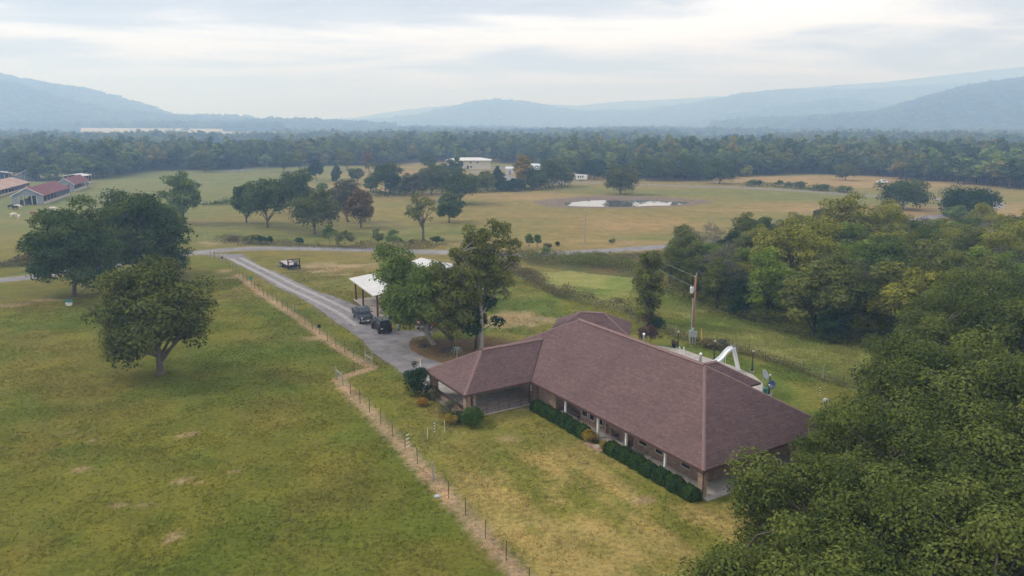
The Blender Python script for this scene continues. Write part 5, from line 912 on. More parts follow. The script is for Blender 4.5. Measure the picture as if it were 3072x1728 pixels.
# ---- things by the shop: wheeled bin, log splitter
bn = thing('wheeled_bin', 'dark blue wheeled rubbish bin by the shop corner', 'bin', Z2(1383, 752), .2); MB().loft([[(-.24, -.26, .08), (.24, -.26, .08), (.24, .22, .08), (-.24, .22, .08)], [(-.30, -.34, .98), (.30, -.34, .98), (.30, .34, .98), (-.30, .34, .98)]]).build('body', 'navy', bn); MB().box((0, 0, 1.03), (.64, .74, .09)).build('lid', 'blue_print', bn, bevel=.02)
for x in (-.26, .26): MB().disc((x, .26, .13), (1, 0, 0), .13, .06).build('wheel', 'black_plastic', bn)
MB().tube([(-.28, .40, .93), (.28, .40, .93)], .02, 6).build('handle', 'navy', bn)
ls_ = thing('log_splitter', 'yellow and black log splitter standing at the end of the lean-to slab', 'log splitter', Z2(1335, 716), .12); MB().box((0, 0, .62), (1.9, .16, .20)).build('beam', 'yellow', ls_); MB().box((-.75, 0, 1.0), (.14, .14, .62)).build('upright', 'yellow', ls_); MB().tube([(-.6, 0, .80), (.3, 0, .80)], .07, 8).build('ram', 'black_metal', ls_); MB().tube([(.55, 0, .7), (.95, -.1, 1.35)], .06, 6).build('handle', 'black_metal', ls_); MB().box((.35, .25, .55), (.5, .4, .35)).build('engine', 'black_plastic', ls_)
for y in (-.45, .45): MB().disc((.1, y, .28), (0, 1, 0), .28, .14).build('wheel', 'black_plastic', ls_)
MB().tube([(.1, -.4, .28), (.1, .4, .28)], .04, 6).build('axle', 'black_metal', ls_)
MB().tube([(-.9, 0, 0), (-.9, 0, .60)], .03, 6).build('jack_leg', 'black_metal', ls_)
# ---- clothes tree like metal garden ornament and stumps under the yard trees
gm_ = thing('garden_ornament', 'pale green bent-metal garden ornament between carport and yard trees', 'ornament', Z2(1806, 992)); M('pale_green', (.36, .42, .34), .6, .1, 3)
for a in range(6): q = a * math.pi / 3; MB().tube([(0, 0, 1.25), (.35 * math.cos(q), .35 * math.sin(q), 1.35), (.6 * math.cos(q), .6 * math.sin(q), .95), (.62 * math.cos(q), .62 * math.sin(q), .7)], .022, 5).build('arm', 'pale_green', gm_)
MB().tube([(0, 0, -.1), (0, 0, 1.3)], .04, 6).build('pole', 'pale_green', gm_)
for k, (p, r_, lab) in enumerate(((Z2(1735, 940), .75, 'low dark stump ring in the leaf litter'), (Z2(1562, 912), .55, 'small dark stump at the gravel edge'))):
    o = thing('stump', lab, 'stump', p); MB().lathe([(r_ * 1.15, -.05), (r_, .12), (r_ * .9, .26), (r_ * .5, .28), (r_ * .1, .22)], (0, 0, 0), 14).build('wood', 'bark_dark', o)
# ---- feed tub and white thing under the left oaks
ft = thing('feed_tub', 'blue and white feed tub under the left pasture oaks', 'tub', Z3(600, 1350)); MB().lathe([(.42, 0), (.50, .40), (.53, .42), (.46, .42), (.40, .10)], (0, 0, 0), 14).build('tub', 'white_paint', ft); MB().box((0, .12, .72), (1.0, .7, .18)).build('hood', 'teal_box', ft, bevel=.04); MB().tube([(0, .12, .1), (0, .12, .70)], .06, 6).build('stem', 'black_plastic', ft)
# ---- gooseneck flatbed trailer
M('deck_wood', (.34, .30, .29), .9, .2, 3, (.46, .42, .41), stretch=(1, 6, 1)); M('trailer_black', (.018, .017, .020), .45, .2, 4); M('red_paint', (.24, .028, .024), .4, .1, 3)
tA, tB = np.array(G(800 + .05435 * 1220, 760 + .05435 * 930)), np.array(G(800 + .05435 * 1820, 760 + .05435 * 870)); tm = (tA + tB) / 2; ang = math.atan2(tA[1] - tB[1], tA[0] - tB[0])  # left-right axis
tr_ = thing('flatbed_trailer', 'black gooseneck flatbed trailer with a weathered plank deck parked on the turf', 'trailer', (tm[0], tm[1], 0), math.atan2(5.1, -3.4))   # +x runs to the rear
TL = 7.2; hw_ = 1.15
for k in range(11): MB().bx(.35, TL - 1.3, -hw_ + k * .2095, -hw_ + k * .2095 + .195, .86, .91).build('plank', 'deck_wood', tr_)
for k in range(11): MB().add([(TL - 1.28, -hw_ + k * .2095, .91), (TL - 1.28, -hw_ + k * .2095 + .195, .91), (TL, -hw_ + k * .2095 + .195, .62), (TL, -hw_ + k * .2095, .62), (TL - 1.28, -hw_ + k * .2095, .86), (TL - 1.28, -hw_ + k * .2095 + .195, .86), (TL, -hw_ + k * .2095 + .195, .57), (TL, -hw_ + k * .2095, .57)], [(0, 3, 2, 1), (4, 5, 6, 7), (0, 4, 7, 3), (1, 2, 6, 5), (0, 1, 5, 4), (3, 7, 6, 2)]).build('dovetail_plank', 'deck_wood', tr_)
for y in (-hw_ - .04, hw_ + .04): MB().bx(.25, TL - 1.2, y - .05, y + .05, .70, .93).build('side_rail', 'trailer_black', tr_)
for y in (-.5, .5): MB().bx(.2, TL - .6, y - .06, y + .06, .52, .855).build('frame_beam', 'trailer_black', tr_)
for x in (3.9, 4.85):
    for y in (-hw_ - .02, hw_ + .02): w_ = MB().disc((x, y, .40), (0, 1, 0), .40, .26).build('wheel', 'black_plastic', tr_); MB().disc((x, y, .40), (0, 1, 0), .20, .28).build('rim', 'meter_grey', w_)
for y in (-hw_ - .02, hw_ + .02): MB().box((4.38, y, .90), (2.1, .32, .06)).build('fender', 'trailer_black', tr_)
for y in (-hw_ + .02, hw_ - .02): MB().bx(-.08, .10, y - .09, y + .09, 0, 2.15).build('upright', 'trailer_black', tr_)
MB().bx(-.06, .08, -hw_, hw_, 1.98, 2.12).build('top_beam', 'trailer_black', tr_); MB().bx(-.06, .08, -hw_, hw_, 1.45, 1.55).build('cross_beam', 'trailer_black', tr_); MB().bx(-.02, .06, -hw_, hw_, .5, .95).build('front_panel', 'trailer_black', tr_)
for y in (-.35, .35): MB().tube([(-1.7, y * .4, 1.55), (.0, y, 1.95)], .07, 6).build('gooseneck_arm', 'trailer_black', tr_); MB().tube([(.05, y * 2.2, 1.95), (.9, y * 2.2, .95)], .05, 6).build('brace', 'red_paint', tr_)
MB().tube([(-1.7, 0, 1.6), (-1.7, 0, .75)], .09, 8).build('coupler', 'trailer_black', tr_); MB().box((-1.0, 0, 1.3), (.6, .6, .4)).build('toolbox', 'navy', tr_)
# ---- cars
M('tyre', (.018, .018, .018), .85, .15, 8); M('alloy', (.42, .43, .45), .35, .1, 4, metal=.7); M('chrome', (.68, .69, .71), .22, .05, 4, metal=.9); M('paint_navy', (.010, .014, .026), .40, .1, 2, coat=.05, spec=.25); M('paint_black', (.012, .013, .015), .45, .1, 2, coat=.05, spec=.25); M('paint_red', (.22, .018, .018), .3, .1, 2, coat=.6, spec=.5); M('hardtop', (.030, .036, .045), .55, .1, 3); M('lens', (.75, .77, .80), .1, .03, 3); M('tail_red', (.30, .01, .01), .25, .1, 3); M('plate', (.72, .73, .74), .5, .05, 6); M('paint_white', (.74, .75, .76), .3, .04, 2, coat=.5)
glassmat('car_glass', (.035, .050, .058), .05)
def sect(x, w_, z0, z1, r_=.10, tw=None):
    tw = tw if tw is not None else w_; h = w_ / 2; t_ = tw / 2; return [(x, -h + r_, z0), (x, h - r_, z0), (x, h, z0 + r_), (x, h, z1 - (z1 - z0) * .35), (x, t_, z1 - r_ * .5), (x, t_ - r_, z1), (x, -t_ + r_, z1), (x, -t_, z1 - r_ * .5), (x, -h, z1 - (z1 - z0) * .35), (x, -h, z0 + r_)]
def wheels(o, xs, y, r_, wd_, rim='alloy'):
    for x in xs:
        for s in (-1, 1): w_ = MB().disc((x, s * y, r_), (0, 1, 0), r_, wd_, 20).build('wheel', 'tyre', o); MB().disc((x, s * (y + .012), r_), (0, 1, 0), r_ * .60, wd_, 14).build('rim', rim, w_)
def quadpane(name, q, o, mat='car_glass'): return MB().add(q, [(0, 1, 2, 3)]).build(name, mat, o)
def pickup(name, loc, rz_, paint, label, chrome=True):
    o = thing(name, label, 'pickup truck', loc, rz_)     # +x is the front
    W = 2.0; MB().loft([sect(-2.95, W * .97, .55, 1.30), sect(-2.8, W, .45, 1.36), sect(-.95, W, .42, 1.36), sect(-.85, W, .42, 1.22), sect(1.0, W, .42, 1.22), sect(1.12, W * .99, .42, 1.24, .1, W * .93), sect(2.65, W * .97, .45, 1.15, .12, W * .86), sect(2.88, W * .90, .55, 1.05, .1, W * .80)]).build('body', paint, o, smooth=False, bevel=.03)
    MB().loft([[(x, -h, z), (x, h, z), (x, h * .86, z2), (x, -h * .86, z2)] for x, h, z, z2 in ((-.92, .94, 1.20, 1.25), (-.78, .93, 1.20, 1.92), (-.2, .93, 1.20, 1.96), (.55, .93, 1.20, 1.93), (1.30, .93, 1.20, 1.25))]).build('cab', paint, o, bevel=.03)
    quadpane('windshield', [(1.235, -.80, 1.30), (1.235, .80, 1.30), (.605, .74, 1.90), (.605, -.74, 1.90)], o); quadpane('rear_window', [(-.925, .78, 1.30), (-.925, -.78, 1.30), (-.80, -.72, 1.85), (-.80, .72, 1.85)], o)
    for s in (-1, 1):
        y0_, y1_ = s * .945, s * .835
        for a, b in ((-.70, .02), (.10, .95)): quadpane('side_window', [(a, y0_ * .995, 1.31), (b, y0_ * .995, 1.31), (b - (.34 if b > .5 else 0), y1_, 1.84), (a + .02, y1_, 1.84)], o)
        MB().box((.88, s * 1.10, 1.36), (.12, .24, .17)).build('mirror', paint, o, bevel=.02); MB().bx(-.9, 1.6, s * 1.0 - .04, s * 1.0 + .04, .40, .47).build('running_board', 'chrome', o); MB().box((2.80, s * .72, .92), (.16, .34, .24)).build('headlight', 'lens', o, bevel=.02); MB().box((-2.94, s * .92, 1.08), (.06, .14, .38)).build('tail_light', 'tail_red', o)
        for x in (.15, -.6): MB().box((x, s * .995, 1.1), (.16, .03, .04)).build('door_handle', 'chrome', o)
    b_ = MB().bx(-2.72, -1.02, -.82, .82, 1.362, 1.37).build('bed_cover', 'black_plastic', o)
    g_ = MB().bx(2.86, 2.92, -.55, .55, .72, 1.06).build('grille', 'black_plastic', o)
    for z in (.80, .90, 1.0): MB().bx(2.90, 2.935, -.52, .52, z - .02, z + .02).build('grille_bar', 'chrome' if chrome else 'black_plastic', g_)
    MB().box((2.935, 0, .89), (.02, .22, .10)).build('emblem', 'chrome', g_)
    fb_ = MB().box((2.92, 0, .60), (.20, 1.86, .20)).build('front_bumper', 'chrome', o, bevel=.03); MB().box((3.025, 0, .60), (.01, .32, .16)).build('number_plate', 'plate', fb_); MB().box((-2.98, 0, .60), (.16, 1.8, .16)).build('rear_bumper', 'chrome', o, bevel=.02)
    wheels(o, (-1.75, 1.95), .88, .41, .28); return o
def place2(front, rear): a = np.array(front); b = np.array(rear); m_ = (a + b) / 2; return (m_[0], m_[1]), math.atan2(a[1] - b[1], a[0] - b[0])
ZA = lambda x, y: G(1030 + .1173 * x, 880 + .1173 * y)
fl, rl = np.array(ZA(432, 775)), np.array(ZA(272, 615)); dd = (fl - rl) / np.linalg.norm(fl - rl); ctr_ = (fl + rl) / 2 + np.array([-dd[1], dd[0]]) * .9
pickup('pickup_truck', tuple(ctr_), math.atan2(dd[1], dd[0]), 'paint_navy', 'dark blue pickup truck with chrome bumper parked facing the house')
pickup('pickup_truck', (Z2(1585, 790)[0] + .6, Z2(1585, 790)[1] + 1.6), R(-112), 'paint_red', 'red pickup truck partly hidden by the yard trees')
# black two-box off-roader, seen from behind
r_l, r_r = np.array(ZA(905, 1030)), np.array(ZA(1215, 992)); fl_ = np.array(ZA(735, 895)); rear = (r_l + r_r) / 2; ax_ = (fl_ - r_l) / np.linalg.norm(fl_ - r_l); jc = rear + ax_ * 1.45
jp = thing('off_road_car', 'boxy black off-road car with a spare wheel on its tailgate', 'car', tuple(jc), math.atan2(ax_[1], ax_[0]))
W = 1.62; MB().loft([sect(-2.05, W, .62, 1.18, .06), sect(-1.95, W, .52, 1.20, .06), sect(.55, W, .52, 1.20, .06), sect(.75, W * .95, .55, 1.20, .06), sect(1.95, W * .74, .60, 1.14, .06), sect(2.05, W * .70, .62, 1.08, .06)]).build('body', 'paint_black', jp, bevel=.02)
MB().loft([[(x, -h, 1.18), (x, h, 1.18), (x, h * .91, z2), (x, -h * .91, z2)] for x, h, z2 in ((-2.03, .80, 1.78), (-1.9, .80, 1.84), (.35, .80, 1.84), (.72, .80, 1.22))]).build('cabin', 'paint_black', jp); MB().box((-.78, 0, 1.86), (2.36, 1.47, .07)).build('hardtop', 'hardtop', jp, bevel=.03)
for s in (-1, 1):
    for a, b in ((-1.85, -1.05), (-.95, -.30), (-.20, .40)): quadpane('side_window', [(a, s * .805, 1.24), (b, s * .805, 1.24), (b, s * .745, 1.76), (a, s * .745, 1.76)], jp)
    MB().box((1.35, s * .78, .98), (1.05, .30, .07)).build('front_fender', 'black_plastic', jp, bevel=.02); MB().box((-1.40, s * .84, .98), (1.05, .26, .07)).build('rear_fender', 'black_plastic', jp, bevel=.02); MB().box((.42, s * .96, 1.30), (.1, .2, .22)).build('mirror', 'black_plastic', jp); MB().box((-2.06, s * .70, 1.02), (.05, .12, .24)).build('tail_light', 'tail_red', jp); MB().bx(-.9, .8, s * .80 - .05, s * .80 + .05, .46, .52).build('running_board', 'black_metal', jp)
quadpane('rear_window', [(-2.065, .64, 1.26), (-2.065, -.64, 1.26), (-2.03, -.60, 1.74), (-2.03, .60, 1.74)], jp); quadpane('windshield', [(.715, -.70, 1.26), (.715, .70, 1.26), (.375, .66, 1.80), (.375, -.66, 1.80)], jp)
sw_ = MB().disc((-2.20, -.08, 1.00), (1, 0, 0), .40, .24, 20).build('spare_wheel', 'tyre', jp); MB().disc((-2.21, -.08, 1.00), (1, 0, 0), .22, .25, 14).build('rim', 'black_metal', sw_); MB().box((-2.12, .58, .78), (.02, .30, .16)).build('number_plate', 'plate', jp); MB().box((-2.12, 0, .58), (.18, 1.6, .16)).build('rear_bumper', 'black_plastic', jp, bevel=.02); MB().box((2.15, 0, .62), (.2, 1.5, .16)).build('front_bumper', 'black_plastic', jp, bevel=.02)
wheels(jp, (-1.45, 1.45), .80, .41, .26, 'black_metal')
# far white car and camper
fcr = Z5(1775, 188); sv = thing('white_car', 'white car parked at the edge of the far wood', 'car', fcr, R(175)); MB().loft([sect(-2.3, 1.8, .4, .95, .08), sect(-2.1, 1.85, .35, 1.05, .08), sect(1.2, 1.85, .35, 1.02, .08), sect(2.2, 1.75, .4, .88, .1)]).build('body', 'paint_white', sv, bevel=.04); MB().loft([[(x, -h, 1.0), (x, h, 1.0), (x, h * .85, z), (x, -h * .85, z)] for x, h, z in ((-2.15, .86, 1.1), (-1.8, .86, 1.65), (.2, .86, 1.65), (.95, .86, 1.05))]).build('cabin', 'paint_white', sv, bevel=.04)
for s in (-1, 1): quadpane('side_window', [(-1.8, s * .865, 1.08), (.55, s * .865, 1.08), (.15, s * .76, 1.55), (-1.6, s * .76, 1.55)], sv)
quadpane('windshield', [(.90, -.7, 1.12), (.90, .7, 1.12), (.24, .66, 1.58), (.24, -.66, 1.58)], sv); wheels(sv, (-1.4, 1.4), .82, .34, .22)
cpx = Z4(2452, 305); cp2 = thing('camper_trailer', 'white boxy camper trailer with three dark windows by the far farm track', 'camper', cpx, R(178)); MB().loft([sect(-3.0, 2.4, .6, 2.9, .15), sect(2.6, 2.4, .6, 3.1, .15), sect(3.1, 2.3, .9, 2.8, .2)]).build('body', 'paint_white', cp2, bevel=.05)
for x in (-.9, .2, 1.3): MB().box((x, 1.21, 2.0), (.6, .05, 1.0)).build('window', 'window_glass', cp2)
wheels(cp2, (-.6, .3), 1.05, .38, .24); MB().tube([(3.0, 0, .6), (4.6, 0, .55)], .1, 6).build('tongue', 'black_metal', cp2); MB().tube([(4.5, 0, 0), (4.5, 0, .55)], .05, 6).build('jack', 'black_metal', cp2)
# ---- clipped hedge and shrubs round the house
def bush(name, p, H, Rc, seed, mat, label, nleaf, ls, ncl=16, group=None, cat='shrub', **kw):
    return put(name, tree_mesh(seed, H, Rc, .05, .03, ncl, nleaf, ls, 'leaf_' + mat, limb=3, clr=kw.pop('clr', (.42, .62)), shape=kw.pop('shape', 'dome'), flat=kw.pop('flat', .95), inner=kw.pop('inner', .5), **kw), p, label, cat, group, parts=('stems', 'leaves'))
def hedge_mesh(seed, L_, W_, H_, n=2600, ls=.13):
    """one clipped bush: leaves over a softly rounded block"""
    rs = np.random.RandomState(seed); d = rs.normal(size=(n, 3)); d /= np.abs(d ** 4).sum(1, keepdims=True) ** .25; d[:, 2] = np.abs(d[:, 2]) * np.where(rs.rand(n) < .25, rs.rand(n), 1)
    b_ = 1 + .07 * np.sin(4 * d[:, 0] + seed) * np.sin(3 * d[:, 1] + 2 * seed); p = d * b_[:, None] * (rs.uniform(.86, 1.03, n)[:, None]) * np.array([L_ / 2, W_ / 2, H_]); p[:, 2] = np.maximum(p[:, 2], .03)
    V, F = leaves(p, d + rs.normal(0, .6, (n, 3)), np.full(n, ls), rs); me = npmesh('leaves', V, F, 'leaf_hedge', np.clip(rs.rand(n) * .7 + .15 + .15 * np.sin(3 * d[:, 0] + seed), 0, 1))
    st = MB()
    for k in range(5): a = rs.uniform(-.3, .3, 2); st.tube([(a[0] * L_, a[1] * W_, -.05), (a[0] * L_ * 1.3, a[1] * W_ * 1.3, H_ * .8)], [.03, .012], 5)
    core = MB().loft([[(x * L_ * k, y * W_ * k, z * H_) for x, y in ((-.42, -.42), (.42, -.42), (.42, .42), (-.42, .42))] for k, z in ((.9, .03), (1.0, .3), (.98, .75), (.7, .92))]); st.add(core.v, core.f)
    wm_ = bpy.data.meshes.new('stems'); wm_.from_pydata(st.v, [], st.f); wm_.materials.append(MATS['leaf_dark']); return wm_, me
HM = [hedge_mesh(600 + i, 1.75, 1.25, 1.05) for i in range(3)]
k = 0
for s0, s1, n_, where in ((13.9, 22.6, 6, 'between the yellow flowers and the gate'), (.4, 11.0, 7, 'between the front step and the corner pier')):
    for i in range(n_):
        s = s0 + (s1 - s0) * (i + .5) / n_; sc_ = (s1 - s0) / n_ / 1.62
        o = put('hedge_bush', HM[k % 3], Hs(s, -.15 + r3(-.06, .06)), 'clipped dark green hedge bush ' + where, 'hedge', 'hedge bushes ' + where, HA + (math.pi if k % 2 else 0), 1.0, r3(.92, 1.08), parts=('stems', 'leaves')); o.scale = (sc_ * r3(.97, 1.05), 1.0, o.scale[2]); k += 1
bush('box_shrub', Z1(432, 742), 1.75, 1.25, 620, 'hedge', 'large round clipped green shrub at the carport corner pier', 5200, .15, 22)
bush('holly_shrub', Z1(108, 572), 3.9, 1.45, 621, 'dark', 'tall dark conical shrub beside the carport driveway entrance', 6000, .17, 30, shape='cone', clr=(.3, .5))
bush('low_shrub', Z1(175, 585), 1.35, .8, 622, 'dark', 'low dark shrub between the conical shrub and the bare-stemmed one', 1500, .14)
bush('twiggy_shrub', Z1(205, 600), 1.5, .75, 623, 'weed', 'brownish bare-stemmed shrub against the carport half wall', 1200, .12, open_=.3, twigs=3)
bush('flower_shrub', Z1(140, 628), .8, .75, 624, 'orange', 'orange and yellow flowering shrub under the tall conical shrub', 1500, .12)
bush('grey_shrub', Z1(285, 690), 1.75, 1.05, 625, 'grey', 'grey-green loose shrub in front of the carport half wall', 2600, .13, open_=.25, twigs=3)
bush('low_shrub', Z1(345, 722), 1.0, .7, 626, 'dark', 'low dark shrub tucked behind the round clipped shrub', 1300, .14)
bush('flower_shrub', Z1(300, 742), 1.15, .7, 627, 'gold', 'yellow-leaved shrub beside the round clipped shrub', 1500, .13)
bush('flower_shrub', Hs(13.35, -.35), 1.15, .85, 628, 'gold', 'yellow and orange shrub ending the hedge at the front step', 1900, .14)
bush('flower_shrub', Hs(11.1, -.45), 1.0, .5, 629, 'gold', 'small yellow shrub starting the hedge beyond the front step', 1000, .13)
bush('myrtle_shrub', Z6(110, 858), 3.0, 1.7, 630, 'purple', 'reddish brown crape myrtle behind the house ridge', 2600, .20, 26, open_=.35, twigs=4, clr=(.2, .35))
bush('low_shrub', Z6(160, 738), 1.6, 1.3, 631, 'dark', 'dark bush at the foot of the upright ragged tree', 1600, .2)
bush('low_shrub', Z6(505, 868), 1.3, 1.1, 632, 'weed', 'brown-green weedy bush by the yellow guy guard', 1200, .18); bush('low_shrub', Z6(585, 868), 1.4, 1.0, 633, 'grey', 'pale seed-headed bush by the yard fence', 1200, .16, open_=.2)
sg = thing('patio_sign', 'cream sign panel on a pole beside the conical shrub', 'sign', Z1(124, 500)); MB().tube([(0, 0, -.1), (0, 0, 2.9)], .03, 6).build('pole', 'white_paint', sg); MB().box((-.25, 0, 2.75), (.55, .04, .28)).build('panel', 'trim_tan', sg)
# weedy fence rows: past counting
def weedrow(name, line, w_, h0, h1, n, mat, label, seed, ls=.26):
    rs = np.random.RandomState(seed); P = np.array(spline(line, 8)); seg = rs.randint(0, len(P) - 1, n); t = rs.rand(n)[:, None]; p = P[seg] * (1 - t) + P[seg + 1] * t + rs.normal(0, w_ / 2, (n, 2))
    g = sstep(.32, .62, fbm(p[:, 0], p[:, 1], 4.0, 3)); z = (h0 + (h1 - h0) * g) * rs.rand(n) ** .6 + .03; k = rs.rand(n) < .35 + .65 * g; p, z = p[k], z[k]; n = len(p)
    V, F = leaves(np.stack([p[:, 0], p[:, 1], z], 1), rs.normal(0, .5, (n, 3)) + np.array([0, 0, .5]), np.full(n, ls), rs, .4); me = npmesh(name, V, F, 'leaf_' + mat, rs.rand(n)); tag(obj(name, me), label, 'weeds', kind='stuff')
weedrow('fence_row_weeds', [Z2(2170, 385), Z2(2290, 440), Z2(2420, 505), Z2(2576, 575), Z6(20, 650), Z6(120, 720)], 1.6, .9, 2.1, 22000, 'weed', 'brown weeds grown up along the yard fence row', 700)
weedrow('fence_row_weeds', [Z6(200, 765), Z6(430, 842), Z6(545, 872), Z6(650, 885), Z6(870, 947), Z6(1118, 1030), Z6(1380, 1125)], 1.1, .2, .85, 8000, 'weed', 'dry weeds along the fence beside the hay meadow', 701, .17)
weedrow('roadside_weeds', [Z4(140, 702), Z4(300, 712), Z4(500, 722), Z4(700, 728), Z4(900, 738), Z4(1100, 742), Z4(1350, 742), Z4(1500, 730)], 2.2, .4, 1.8, 8000, 'weed', 'brown hedge-bottom growth along the county road', 702, .35)
weedrow('roadside_weeds', [Z3(-60, 1015), Z3(100, 1008), Z3(300, 985), Z3(420, 960)], 2.2, .8, 2.0, 5000, 'weed', 'dark hedge growth left of the pasture oaks', 703, .34)
weedrow('rough_weeds', [D_(1330, 655), D_(1450, 662), D_(1540, 668), D_(1640, 690)], 5.0, .6, 1.9, 20000, 'olive', 'rough weedy growth in the ditch between road and meadow', 704, .30)
weedrow('rough_weeds', [D_(1290, 640), D_(1500, 648), D_(1660, 640)], 4.0, .3, 1.0, 12000, 'weed', 'brown rough grass along the road ditch', 705, .26)
weedrow('field_hedge', [Z4(30, 462), Z4(120, 458), Z4(185, 455)], 2.5, .6, 2.4, 1800, 'oak', 'thin hedge at the side of the far grove', 706, .5); weedrow('field_hedge', [Z4(1120, 408), Z4(1320, 402), Z4(1600, 385), Z4(1800, 378), Z4(2000, 370), Z4(2150, 362), Z4(2330, 345)], 4, 1.0, 3.5, 7000, 'dark', 'dark field hedge below the far farmhouse', 707, .7)
weedrow('field_hedge', [Z5(1000, 205), Z5(1150, 208), Z5(1300, 218), Z5(1450, 230), Z5(1600, 242)], 2.5, .5, 2.2, 3500, 'oak', 'low hedge line in the far hay field', 708, .6); weedrow('field_hedge', [Z5(1010, 440), Z5(1110, 438), Z5(1250, 425), Z5(1400, 412)], 1.8, .6, 1.8, 3000, 'dark', 'dark low hedge along the right side of the county road', 709, .35)
weedrow('thicket_edge_growth', [G(1985, 872), G(2118, 922), G(2246, 968), G(2400, 1010), G(2573, 1042), G(2800, 1088)], 2.2, .6, 2.6, 12000, 'oakwarm', 'undergrowth at the foot of the thicket', 710, .26)
# ---- person by the cars
M('skin', (.42, .25, .18), .6, .05, 5); M('shirt', (.36, .36, .44), .9, .12, 6); M('shorts', (.10, .19, .17), .9, .1, 5); M('cap_orange', (.62, .25, .05), .8, .1, 5); M('shoe', (.07, .05, .045), .7, .2, 5)
pp = thing('person', 'person in light shirt, green shorts and orange cap, hands raised to the chest', 'person', Z2(1396, 828), R(-20))
V_ = [(0, 0, .95), (0, 0, 1.12), (0, -.01, 1.30), (0, -.01, 1.43), (0, -.02, 1.52), (0, -.03, 1.62), (0, -.02, 1.74), (-.19, -.01, 1.42), (-.25, -.02, 1.16), (-.12, -.24, 1.18), (.19, -.01, 1.42), (.25, -.02, 1.16), (.12, -.24, 1.20), (-.10, 0, .88), (-.12, 0, .50), (-.14, .02, .10), (-.15, -.12, .04), (.10, 0, .88), (.12, 0, .50), (.14, .02, .10), (.16, -.12, .04)]
E_ = [(0, 1), (1, 2), (2, 3), (3, 4), (4, 5), (5, 6), (3, 7), (7, 8), (8, 9), (3, 10), (10, 11), (11, 12), (0, 13), (13, 14), (14, 15), (15, 16), (0, 17), (17, 18), (18, 19), (19, 20)]
R_ = [.15, .14, .16, .12, .055, .09, .08, .065, .045, .035, .065, .045, .035, .095, .062, .042, .04, .095, .062, .042, .04]
for hx, hb in ((-.12, 9), (.12, 12)):
    for f_ in range(5): V_.append((hx + (f_ - 2) * .022 * (1 if hx > 0 else -1), -.24 - (.085 if f_ else .05), 1.19 + (.02 if f_ else .05))); E_.append((hb, len(V_) - 1)); R_.append(.010)
me = bpy.data.meshes.new('body'); me.from_pydata(V_, E_, []); me.materials.append(MATS['skin']); bo = obj('body', me, pp); sk = bo.modifiers.new('skin', 'SKIN'); sk.use_smooth_shade = True
for i, r_ in enumerate(R_): me.skin_vertices[0].data[i].radius = (r_, r_ * .85)
me.skin_vertices[0].data[0].use_root = True; bo.modifiers.new('sub', 'SUBSURF').levels = 1; bo.modifiers['sub'].render_levels = 1
def oval(z, a, b_, x=0, y=0, n=12): return [(x + a * math.cos(t), y + b_ * math.sin(t), z) for t in np.linspace(0, 2 * math.pi, n, endpoint=False)]
sh = MB().loft([oval(.90, .20, .15), oval(1.05, .19, .145), oval(1.25, .215, .15), oval(1.40, .22, .13), oval(1.47, .12, .09)])
for s in (-1, 1): sh.tube([(s * .17, -.01, 1.41), (s * .25, -.02, 1.24)], [.085, .075], 8)
sh.build('shirt', 'shirt', pp, smooth=True); so_ = MB().loft([oval(.97, .195, .15), oval(.85, .20, .155), oval(.78, .19, .15)])
for s in (-1, 1): so_.loft([oval(.86, .10, .115, s * .10), oval(.52, .095, .10, s * .125)])
so_.build('shorts', 'shorts', pp, smooth=True); MB().lathe([(.098, 1.655), (.10, 1.70), (.07, 1.77), (.01, 1.785)], (0, -.02, 0), 12).box((0, -.15, 1.668), (.15, .13, .015)).build('cap', 'cap_orange', pp)
for s in (-1, 1): MB().loft([[(s * .145 + x, y, z) for x, z in ((-.05, 0), (.05, 0), (.045, .07), (-.045, .07))] for y in (.06, -.10, -.18)]).build('shoe', 'shoe', pp)
# ---- cattle
M('cow_white', (.66, .60, .52), .9, .1, 3); M('cow_brown', (.24, .085, .035), .9, .15, 3); M('cow_black', (.016, .014, .014), .8, .2, 3)
CV = [(0, 0, 1.05), (.55, 0, 1.08), (.95, 0, 1.10), (1.25, 0, 1.05), (1.50, 0, .82), (1.70, 0, .55), (-.5, 0, 1.06), (-.78, 0, 1.12), (-.86, 0, .75), (.75, .20, .85), (.76, .20, .45), (.77, .20, .04), (.75, -.20, .85), (.80, -.20, .45), (.82, -.20, .04), (-.60, .20, .85), (-.68, .20, .48), (-.62, .20, .04), (-.60, -.20, .85), (-.66, -.20, .48), (-.58, -.20, .04), (1.46, .14, .92), (1.46, -.14, .92)]
CE = [(0, 1), (1, 2), (2, 3), (3, 4), (4, 5), (0, 6), (6, 7), (7, 8), (1, 9), (9, 10), (10, 11), (1, 12), (12, 13), (13, 14), (6, 15), (15, 16), (16, 17), (6, 18), (18, 19), (19, 20), (4, 21), (4, 22)]
CR = [.40, .37, .30, .22, .17, .10, .38, .24, .03, .16, .08, .06, .16, .08, .06, .17, .08, .06, .17, .08, .06, .04, .04]
cme = bpy.data.meshes.new('cow'); cme.from_pydata(CV, CE, []); cme.materials.append(MATS['cow_white'])
def cow(p, rz_, mat, label):
    o = obj('cow', cme, None, (p[0], p[1], 0)); o.rotation_euler = (0, 0, rz_); m_ = o.modifiers.new('skin', 'SKIN'); m_.use_smooth_shade = True; s_ = o.modifiers.new('sub', 'SUBSURF'); s_.levels = s_.render_levels = 1
    o.material_slots[0].link = 'OBJECT'; o.material_slots[0].material = MATS[mat]; return tag(o, label, 'cow', 'cattle grazing in front of the barns')
ZC = lambda x, y: G(.12422 * x, 500 + .12422 * y)
first = True
